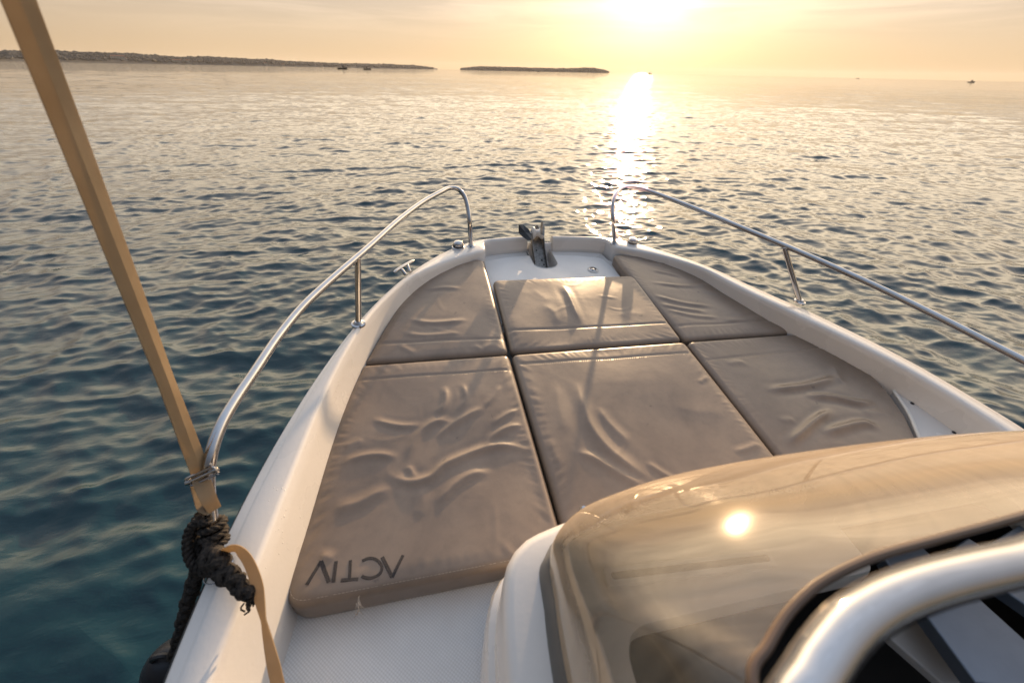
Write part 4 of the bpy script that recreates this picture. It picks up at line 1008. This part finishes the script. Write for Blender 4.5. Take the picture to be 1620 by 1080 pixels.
# ------------------------------------------------------------------ the sea
CAMR = RB  # camera axes in the boat frame
view_w = MB@(RB@np.array([0, 0, 1.])); HEAD = math.atan2(view_w[0], view_w[1])       # heading, from +Y towards +X
def sea():
    rr_ = [.25]
    while rr_[-1] < 7000:
        r = rr_[-1]; rr_.append(r*(1.0034 if 1.3 < r < 40 else 1.007 if 40 <= r < 160 else 1.012 if 160 <= r < 700 else 1.06)+(  .05 if r < 1.3 else 0))
    r = np.array(rr_)
    th = np.r_[np.linspace(-math.radians(66), math.radians(66), 1150), math.radians(66)+np.linspace(0, 1, 92)[1:-1]*math.radians(228)]
    nr, na = len(r), len(th)
    Rg, Tg = np.meshgrid(r, th, indexing='ij'); X = EYE_W[0]+Rg*np.sin(Tg+HEAD); Y = EYE_W[1]+Rg*np.cos(Tg+HEAD)
    Z = np.zeros_like(X); DX = np.zeros_like(X); DY = np.zeros_like(X)
    g_ = np.random.default_rng(23)
    dr = np.gradient(r)[:, None]; da = r[:, None]*np.where(np.abs(th) < 1.16, np.gradient(th), .05)[None, :]; spc = np.maximum(dr, da*.6)
    lam = np.exp(np.linspace(math.log(.075), math.log(6.), 104))
    for l in lam:
        k = 2*math.pi/l; a0 = HEAD+math.pi+.10+g_.normal(0, .62)        # run towards the boat, well spread
        s = .036*np.interp(math.log(l), [math.log(q) for q in (.075, .14, .28, .5, .9, 2, 6)], [.7, 1.15, 1.3, 1.0, .60, .33, .14])
        A = s/k; ph = g_.uniform(0, 6.28); kx, ky = k*math.sin(a0), k*math.cos(a0)
        fade = np.clip((l/spc-2.6)/2.5, 0, 1)
        arg = kx*X+ky*Y+ph
        # slow wave groups keep it from reading as a sum of sines
        grp = .65+.5*np.sin(arg*.085+.031*k*(X*math.cos(a0*1.7)-Y*math.sin(a0*2.3))+ph*3)
        c = np.cos(arg)*fade*A*grp; s_ = np.sin(arg)*fade*A*grp
        Z += c; DX -= s_*math.sin(a0)*1.05; DY -= s_*math.cos(a0)*1.05
    X += DX; Y += DY
    V = np.stack([X, Y, Z], 2).reshape(-1, 3).astype(np.float32)
    i, j = np.meshgrid(np.arange(nr-1), np.arange(na), indexing='ij'); j2 = (j+1) % na
    F = np.stack([i*na+j, i*na+j2, (i+1)*na+j2, (i+1)*na+j], 2).reshape(-1, 4).astype(np.int32)
    me = bpy.data.meshes.new('sea'); me.vertices.add(len(V)); me.vertices.foreach_set('co', V.ravel())
    me.loops.add(F.size); me.loops.foreach_set('vertex_index', F.ravel())
    me.polygons.add(len(F)); me.polygons.foreach_set('loop_start', np.arange(0, F.size, 4, dtype=np.int32)); me.polygons.foreach_set('loop_total', np.full(len(F), 4, np.int32))
    me.polygons.foreach_set('use_smooth', np.ones(len(F), bool)); me.update(calc_edges=True)
    if me.polygons[len(F)//2].normal.z < 0: me.flip_normals()
    me.materials.append(M['water']); o = bpy.data.objects.new('sea', me); link(o); tag(o, kind='structure'); return o
sea()

# ------------------------------------------------------------------ far land and boats
def dirw(u, v): return MB@ray(u, v)
def far(u, v, dist):
    "world point in that direction at a horizontal distance"
    d = dirw(u, v); h = math.hypot(d[0], d[1]); return EYE_W+d/h*dist
def on_sea(u, dist):
    d = dirw(u, 96+.0205*u); h = math.hypot(d[0], d[1]); p = EYE_W+d/h*dist; p[2] = 0; return p
def elev(u, v): d = dirw(u, v); return d[2]/math.hypot(d[0], d[1])
def landmass(name, sil, d0, d1, wood_label, seed, width, ntree, tsize):
    r = np.random.default_rng(seed); us = np.array([s[0] for s in sil], float); n_ = 160
    U = np.linspace(us[0], us[-1], n_); T = np.interp(U, us, [s[1] for s in sil])
    Dn = np.interp(U, [us[0], us[-1]], [d0, d1]); V = []; ncr = 15; H = []
    for u, v, dd in zip(U, T, Dn):
        top = max(.3, (elev(u, v)-elev(u, 95+.021*u))*dd+EYE_W[2]*.0) ; H.append(top)
    H = np.array(H)*.88; H = np.convolve(np.r_[H[:1], H[:1], H, H[-1:], H[-1:]], np.ones(5)/5, 'valid')
    endt = np.clip(np.minimum(np.arange(n_), n_-1-np.arange(n_))/6, 0, 1) if False else np.ones(n_)
    pts = []
    for i in range(n_):
        p = on_sea(U[i], Dn[i]); dv = nrm(np.array([p[0]-EYE_W[0], p[1]-EYE_W[1], 0]))
        for k in range(ncr):
            t = k/(ncr-1); prof = math.sin(math.pi*min(1, t*1.0))**.75 if 0 < t < 1 else 0
            q = p+dv*(t-.0)*width; z = H[i]*prof*(.92+.16*r.random()) if 0 < k < ncr-1 else -1.2
            pts.append((q[0]+r.normal(0, 1.5), q[1]+r.normal(0, 1.5), z+(.6 if k == 1 else 0)))
    F = [[i*ncr+k, i*ncr+k+1, (i+1)*ncr+k+1, (i+1)*ncr+k] for i in range(n_-1) for k in range(ncr-1)]
    o = build(name, pts, F, M['land'], world=True, origin=tuple(pts[n_//2*ncr])); tag(o, kind='structure')
    # woodland that reads as one mass: jagged clumps over the slopes
    P = np.array(pts).reshape(n_, ncr, 3); A = Acc()
    ico = bmesh.new(); bmesh.ops.create_icosphere(ico, subdivisions=1, radius=1); iv = np.array([v.co[:] for v in ico.verts]); ifc = [[v.index for v in f.verts] for f in ico.faces]; ico.free()
    for _ in range(ntree):
        i = r.uniform(1, n_-2); k = r.uniform(.75, ncr*.62); i0, k0 = int(i), int(k); fi, fk = i-i0, k-k0
        p = P[i0, k0]*(1-fi)*(1-fk)+P[i0+1, k0]*fi*(1-fk)+P[i0, k0+1]*(1-fi)*fk+P[i0+1, k0+1]*fi*fk
        hh = H[min(n_-1, i0)]; s = tsize*r.uniform(.55, 1.5)*min(1, .3+hh/14)
        if r.random() < .07: s *= 1.5
        jit = iv*(1+r.normal(0, .13, (len(iv), 1)))
        A.add(p+jit*np.array([s*1.2, s*1.2, s*.8])+[0, 0, s*.25], ifc)
    w = A.build('woodland', M['wood'], world=True, origin=tuple(pts[n_//2*ncr])); tag(w, wood_label, 'woodland', kind='stuff')
    return P, U, Dn
silA = [(-260, 82), (-120, 78), (0, 80), (60, 79), (95, 77), (130, 81), (160, 82), (185, 81), (215, 83), (250, 86), (280, 89), (310, 89), (330, 87.5), (360, 90), (400, 92.5), (420, 92.5), (450, 95.5), (480, 97), (520, 99), (545, 100.5), (580, 100.3), (620, 101.5), (655, 103), (675, 105), (692, 107.8)]
silB = [(728, 107.6), (745, 106), (765, 104.8), (800, 105.8), (850, 107.3), (880, 108), (905, 107.8), (925, 106.2), (940, 107), (952, 109.5), (964, 113)]
landmass('headland', silA, 1250, 2300, 'long low wooded headland on the horizon to port', 3, 330, 8000, 3.0)
landmass('islet', silB, 2100, 2300, 'small flat wooded islet left of the sun path', 4, 160, 2200, 2.6)

def house(u, dist, w, d, h, zb, label):
    p = on_sea(u, dist); dv = nrm(np.array([p[0]-EYE_W[0], p[1]-EYE_W[1], 0])); sx = np.array([dv[1], -dv[0], 0]); R = np.stack([sx, dv, [0, 0, 1]], 1); p = p+[0, 0, zb]
    t = thing('shore_house', p, label, 'house', 'pale houses on the wooded headland', world=True)
    build('wall', *box(p+[0, 0, h/2], (w, d, h), R), M['house'], t, smooth=False, world=True)
    V = [p+R@np.array(q) for q in [(-w/2-.4, -d/2-.4, h), (w/2+.4, -d/2-.4, h), (w/2+.4, d/2+.4, h), (-w/2-.4, d/2+.4, h), (-w/2+1, 0, h+2.2), (w/2-1, 0, h+2.2)]]
    build('roof', V, [[0, 1, 5, 4], [2, 3, 4, 5], [1, 2, 5], [3, 0, 4], [3, 2, 1, 0]], M['roof'], t, smooth=False, world=True)
    for k in range(max(2, int(w/5))):
        x = -w/2+(k+.5)*w/max(2, int(w/5)); build('window', *box(p+R@np.array([x, -d/2-.05, h*.55]), (1.2, .12, 1.5), R), M['glass'], t, smooth=False, world=True)
house(190, 1430, 26, 9, 4, 9.0, 'long pale house nearest the strap, set on the wooded headland')
house(199, 1455, 11, 8, 3.4, 6.5, 'short pale house at the lower right of the long one on the headland')
house(282, 1600, 22, 8, 3.4, 6, 'wide pale house halfway along the headland shore')
house(299, 1620, 10, 8, 3.6, 6, 'square pale house just right of the wide one on the headland shore')
house(421, 1820, 8, 7, 5.5, 2.5, 'tall pale house at the waterline, left of the two fishing boats')
house(449, 1880, 9, 7, 3.6, 2.2, 'low pale house at the waterline between the tall house and the fishing boats')
house(510, 1990, 9, 7, 5, 2.0, 'pale house at the waterline just left of the first fishing boat')

def little_boat(u, dist, L_, label, cab, mast, ppl, group, turn=.1):
    p = on_sea(u, dist); dv = nrm(np.array([p[0]-EYE_W[0], p[1]-EYE_W[1], 0])); sx = np.array([dv[1], -dv[0], 0])
    c, s = math.cos(turn), math.sin(turn); fx = sx*c+dv*s; fy = np.cross([0, 0, 1.], fx); R = np.stack([fx, fy, [0, 0, 1]], 1)
    t = thing('fishing_boat', p, label, 'boat', group, world=True)
    V = []; xs = np.linspace(-.5, .5, 13)
    for x in xs:
        b = .16*(1-max(0, (x-.05)/.46)**2.2)+.004; sh = .13+.09*max(0, x)**1.4*2.2
        for yy, zz_ in ((-b, sh), (-b*.95, .06), (-b*.55, -.06), (b*.55, -.06), (b*.95, .06), (b, sh), (b*.86, sh*.98), (b*.8, sh*.7), (-b*.8, sh*.7), (-b*.86, sh*.98)): V.append(p+R@(np.array([x, yy, zz_])*L_))
    m = 10; F = [[i*m+k, i*m+(k+1) % m, (i+1)*m+(k+1) % m, (i+1)*m+k] for i in range(12) for k in range(m)]+[list(range(m))[::-1], [12*m+k for k in range(m)]]
    build('hull', V, F, M['boat_dark'], t, world=True)
    if cab:
        x0 = cab; k = build('wheelhouse', *box(p+R@(np.array([x0, 0, .24])*L_), (.20*L_, .2*L_, .22*L_), R), M['boat_light'], t, smooth=False, world=True)
        build('window', *box(p+R@(np.array([x0, -.101, .28])*L_), (.15*L_, .01*L_, .07*L_), R), M['glass'], k, smooth=False, world=True)
    if mast: build('mast', *tube(spline([p+R@(np.array([mast, 0, .12])*L_), p+R@(np.array([mast, 0, .12+.36])*L_)], 4), .016*L_, 8), M['boat_dark'], t, world=True)
    for j, x in enumerate(ppl):
        q = p+R@(np.array([x, .02, .10])*L_)
        pp = Acc(); pp.add(*tube(spline([q, q+[0, 0, .45], q+[0, 0, .85], q+[0, 0, 1.12]], 14), np.interp(np.linspace(0, 1, 14), [0, .3, .55, .8, .86, .93, 1], [.24, .22, .20, .23, .10, .14, .05]), 10))
        for sgn in (-1, 1): pp.add(*tube(spline([q+R@np.array([0, sgn*.2, .82]), q+R@np.array([.15, sgn*.3, .55]), q+R@np.array([.4, sgn*.18, .5])], 8), np.linspace(.08, .05, 8), 8))
        po = pp.build('person', M['cloth'], world=True, origin=tuple(q)); tag(po, ['person in dark clothing seated aft in the '+['longer', 'shorter'][j2_[0]]+' of the two fishing boats'][0], 'person')
    return t
j2_ = [0]
little_boat(541.5, 520, 9.2, 'longer dark fishing boat with a pale wheelhouse, left of a matching pair off the headland', .06, .2, [-.22], 'dark boats out on the water')
j2_ = [1]
little_boat(580.5, 500, 7.2, 'shorter dark fishing boat with a low wheelhouse, right of a matching pair off the headland', -.05, .02, [-.28], 'dark boats out on the water')
little_boat(852, 900, 5.0, 'tiny dark boat in front of the wooded islet', .0, 0, [], 'dark boats out on the water', .9)
little_boat(1028, 1250, 12., 'dark motor boat on the horizon under the sun, in the bright sun path', -.1, .1, [], 'dark boats out on the water', .05)
little_boat(1357, 1700, 8., 'faint speck of a boat on the horizon right of the sun path', .0, 0, [], 'dark boats out on the water', .3)
little_boat(1538, 640, 5.4, 'dark boat alone on the horizon at far right', .02, .05, [], 'dark boats out on the water', .5)

# ------------------------------------------------------------------ light: low sun ahead, evening sky
sd_ = nrm(dirw(1045, -72)); SUN_EL = math.asin(sd_[2]); SUN_AZ = math.atan2(sd_[0], sd_[1])
sun = bpy.data.lights.new('sun', 'SUN'); sun.energy = 4.6; sun.angle = math.radians(.9); sun.color = (1, .67, .37)
so = bpy.data.objects.new('sun', sun); link(so); so.rotation_euler = Vector(sd_).to_track_quat('Z', 'Y').to_euler()
w = bpy.data.worlds.new('World'); SC.world = w; w.use_nodes = True; nt = w.node_tree; nt.nodes.clear(); L = nt.links.new
out = N(nt, 'ShaderNodeOutputWorld'); bg = N(nt, 'ShaderNodeBackground'); bg.inputs[1].default_value = .10; L(bg.outputs[0], out.inputs[0])
sky = N(nt, 'ShaderNodeTexSky', sky_type='NISHITA'); sky.sun_disc = False; sky.sun_elevation = SUN_EL; sky.sun_rotation = SUN_AZ; sky.altitude = 0; sky.air_density = 1.0; sky.dust_density = 2.5; sky.ozone_density = 1.0
tc = N(nt, 'ShaderNodeTexCoord')
dot = N(nt, 'ShaderNodeVectorMath', operation='DOT_PRODUCT'); L(tc.outputs['Generated'], dot.inputs[0]); dot.inputs[1].default_value = tuple(sd_)
def power(e, amp):
    mx = N(nt, 'ShaderNodeMath', operation='MAXIMUM'); L(dot.outputs['Value'], mx.inputs[0]); mx.inputs[1].default_value = 0
    pw = N(nt, 'ShaderNodeMath', operation='POWER'); L(mx.outputs[0], pw.inputs[0]); pw.inputs[1].default_value = e
    ml = N(nt, 'ShaderNodeMath', operation='MULTIPLY'); L(pw.outputs[0], ml.inputs[0]); ml.inputs[1].default_value = amp; return ml.outputs[0]
def addc(a, fac, col):
    mx = N(nt, 'ShaderNodeMix', data_type='RGBA', blend_type='ADD'); mx.clamp_result = False; mx.inputs[0].default_value = 1
    sc = N(nt, 'ShaderNodeVectorMath', operation='SCALE'); sc.inputs[0].default_value = col; L(fac, sc.inputs['Scale']); L(a, mx.inputs[6]); L(sc.outputs[0], mx.inputs[7]); return mx.outputs[2]
sep = N(nt, 'ShaderNodeSeparateXYZ'); L(tc.outputs['Generated'], sep.inputs[0])
def math1(op, a, b=None, c=None):
    q = N(nt, 'ShaderNodeMath', operation=op)
    for k, v in enumerate((a, b, c)):
        if v is None: continue
        if isinstance(v, (int, float)): q.inputs[k].default_value = v
        else: L(v, q.inputs[k])
    return q.outputs[0]
def scaled(c, f):
    q = N(nt, 'ShaderNodeVectorMath', operation='SCALE'); q.inputs['Scale'].default_value = 1
    if isinstance(c, tuple): q.inputs[0].default_value = c
    else: L(c, q.inputs[0])
    if isinstance(f, (int, float)): q.inputs['Scale'].default_value = f
    else: L(f, q.inputs['Scale'])
    return q.outputs[0]
zc = math1('MAXIMUM', sep.outputs[2], 0.0)
low = math1('EXPONENT', math1('MULTIPLY', zc, -1.9))                      # dusty air near the horizon
toward = math1('MINIMUM', math1('MAXIMUM', math1('MULTIPLY_ADD', dot.outputs['Value'], .75, .48), .2), 1.0)             # brighter on the sun's side
col = scaled(sky.outputs[0], .06)
col = addc(col, math1('MULTIPLY', low, toward), (4.4, 3.05, 1.66))
col = addc(col, math1('MULTIPLY', math1('SUBTRACT', 1.0, low), math1('MULTIPLY_ADD', dot.outputs['Value'], .55, .66)), (3.8, 5.0, 6.8))
fill_band = math1('MULTIPLY', math1('SMOOTH_MIN', math1('MAXIMUM', math1('MULTIPLY_ADD', zc, 6.0, -.75), 0.0), 1.0, .2), math1('EXPONENT', math1('MULTIPLY', math1('MULTIPLY', zc, zc), -5.7)))   # unseen warm band added above the frame to brighten sea and deck
col = addc(col, math1('MULTIPLY', fill_band, power(1.5, 1.0)), (34.0, 25.6, 15.2))
GLOW = [(420, 11, (1, .86, .72)), (100, 1.8, (1, .77, .58)), (34, .6, (1, .72, .48)), (4, .25, (1, .73, .47))]
for e, a, c in GLOW: col = addc(col, power(e, a), c)
# thin high streaks of cloud
sx = N(nt, 'ShaderNodeMapping'); sx.inputs['Scale'].default_value = (2.2, 2.2, 26); sx.inputs['Rotation'].default_value = (.06, -.05, 0); L(tc.outputs['Generated'], sx.inputs[0])
cn = N(nt, 'ShaderNodeTexNoise'); cn.inputs['Scale'].default_value = 1.6; cn.inputs['Detail'].default_value = 7; cn.inputs['Roughness'].default_value = .55; cn.inputs['Distortion'].default_value = .6; L(sx.outputs[0], cn.inputs['Vector'])
cm = N(nt, 'ShaderNodeMapRange'); L(cn.outputs[0], cm.inputs[0]); cm.inputs[1].default_value = .42; cm.inputs[2].default_value = .72; cm.inputs[3].default_value = .90; cm.inputs[4].default_value = 1.22
sp3 = N(nt, 'ShaderNodeSeparateXYZ'); L(tc.outputs['Generated'], sp3.inputs[0])
cz = N(nt, 'ShaderNodeMapRange'); L(sp3.outputs[2], cz.inputs[0]); cz.inputs[1].default_value = .04; cz.inputs[2].default_value = .10; cz.inputs[3].default_value = 0; cz.inputs[4].default_value = 1
cx_ = N(nt, 'ShaderNodeMix', data_type='FLOAT'); L(cz.outputs[0], cx_.inputs[0]); cx_.inputs[2].default_value = 1; L(cm.outputs[0], cx_.inputs[3])
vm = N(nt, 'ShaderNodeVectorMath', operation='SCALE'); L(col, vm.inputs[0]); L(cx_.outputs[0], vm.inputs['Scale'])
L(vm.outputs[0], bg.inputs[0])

def haze():
    m, nt, out = new_mat('sea_haze'); v = N(nt, 'ShaderNodeVolumePrincipled'); nt.links.new(v.outputs[0], out.inputs['Volume'])
    v.inputs['Color'].default_value = (.88, .87, .88, 1); v.inputs['Density'].default_value = HAZE; v.inputs['Anisotropy'].default_value = .25
    o = build('haze', *box((0, 0, 39), (15000, 15000, 84)), m, world=True, origin=(0, 0, 0), smooth=False); tag(o, kind='stuff'); return o
HAZE = .000055
haze()
# ------------------------------------------------------------------ camera
cam = bpy.data.cameras.new('camera'); cam.lens = FOC/1620*36; cam.sensor_width = 36; cam.clip_start = .01; cam.clip_end = 90000
cam.dof.use_dof = True; cam.dof.focus_distance = 1.9; cam.dof.aperture_fstop = 2.8
co = bpy.data.objects.new('camera', cam); link(co)
C2W = MB@RB                                                    # cv camera -> world
mw = Matrix([[C2W[i][0], -C2W[i][1], -C2W[i][2]] for i in range(3)]).to_4x4(); mw.translation = Vector(EYE_W); co.matrix_world = mw
SC.camera = co
SC.view_settings.view_transform = 'Standard'; SC.view_settings.look = 'None'; SC.view_settings.exposure = 0.7; SC.view_settings.gamma = 1
SC.cycles.use_denoising = True
SC.cycles.max_bounces = 10; SC.cycles.transparent_max_bounces = 12; SC.cycles.sample_clamp_indirect = 8
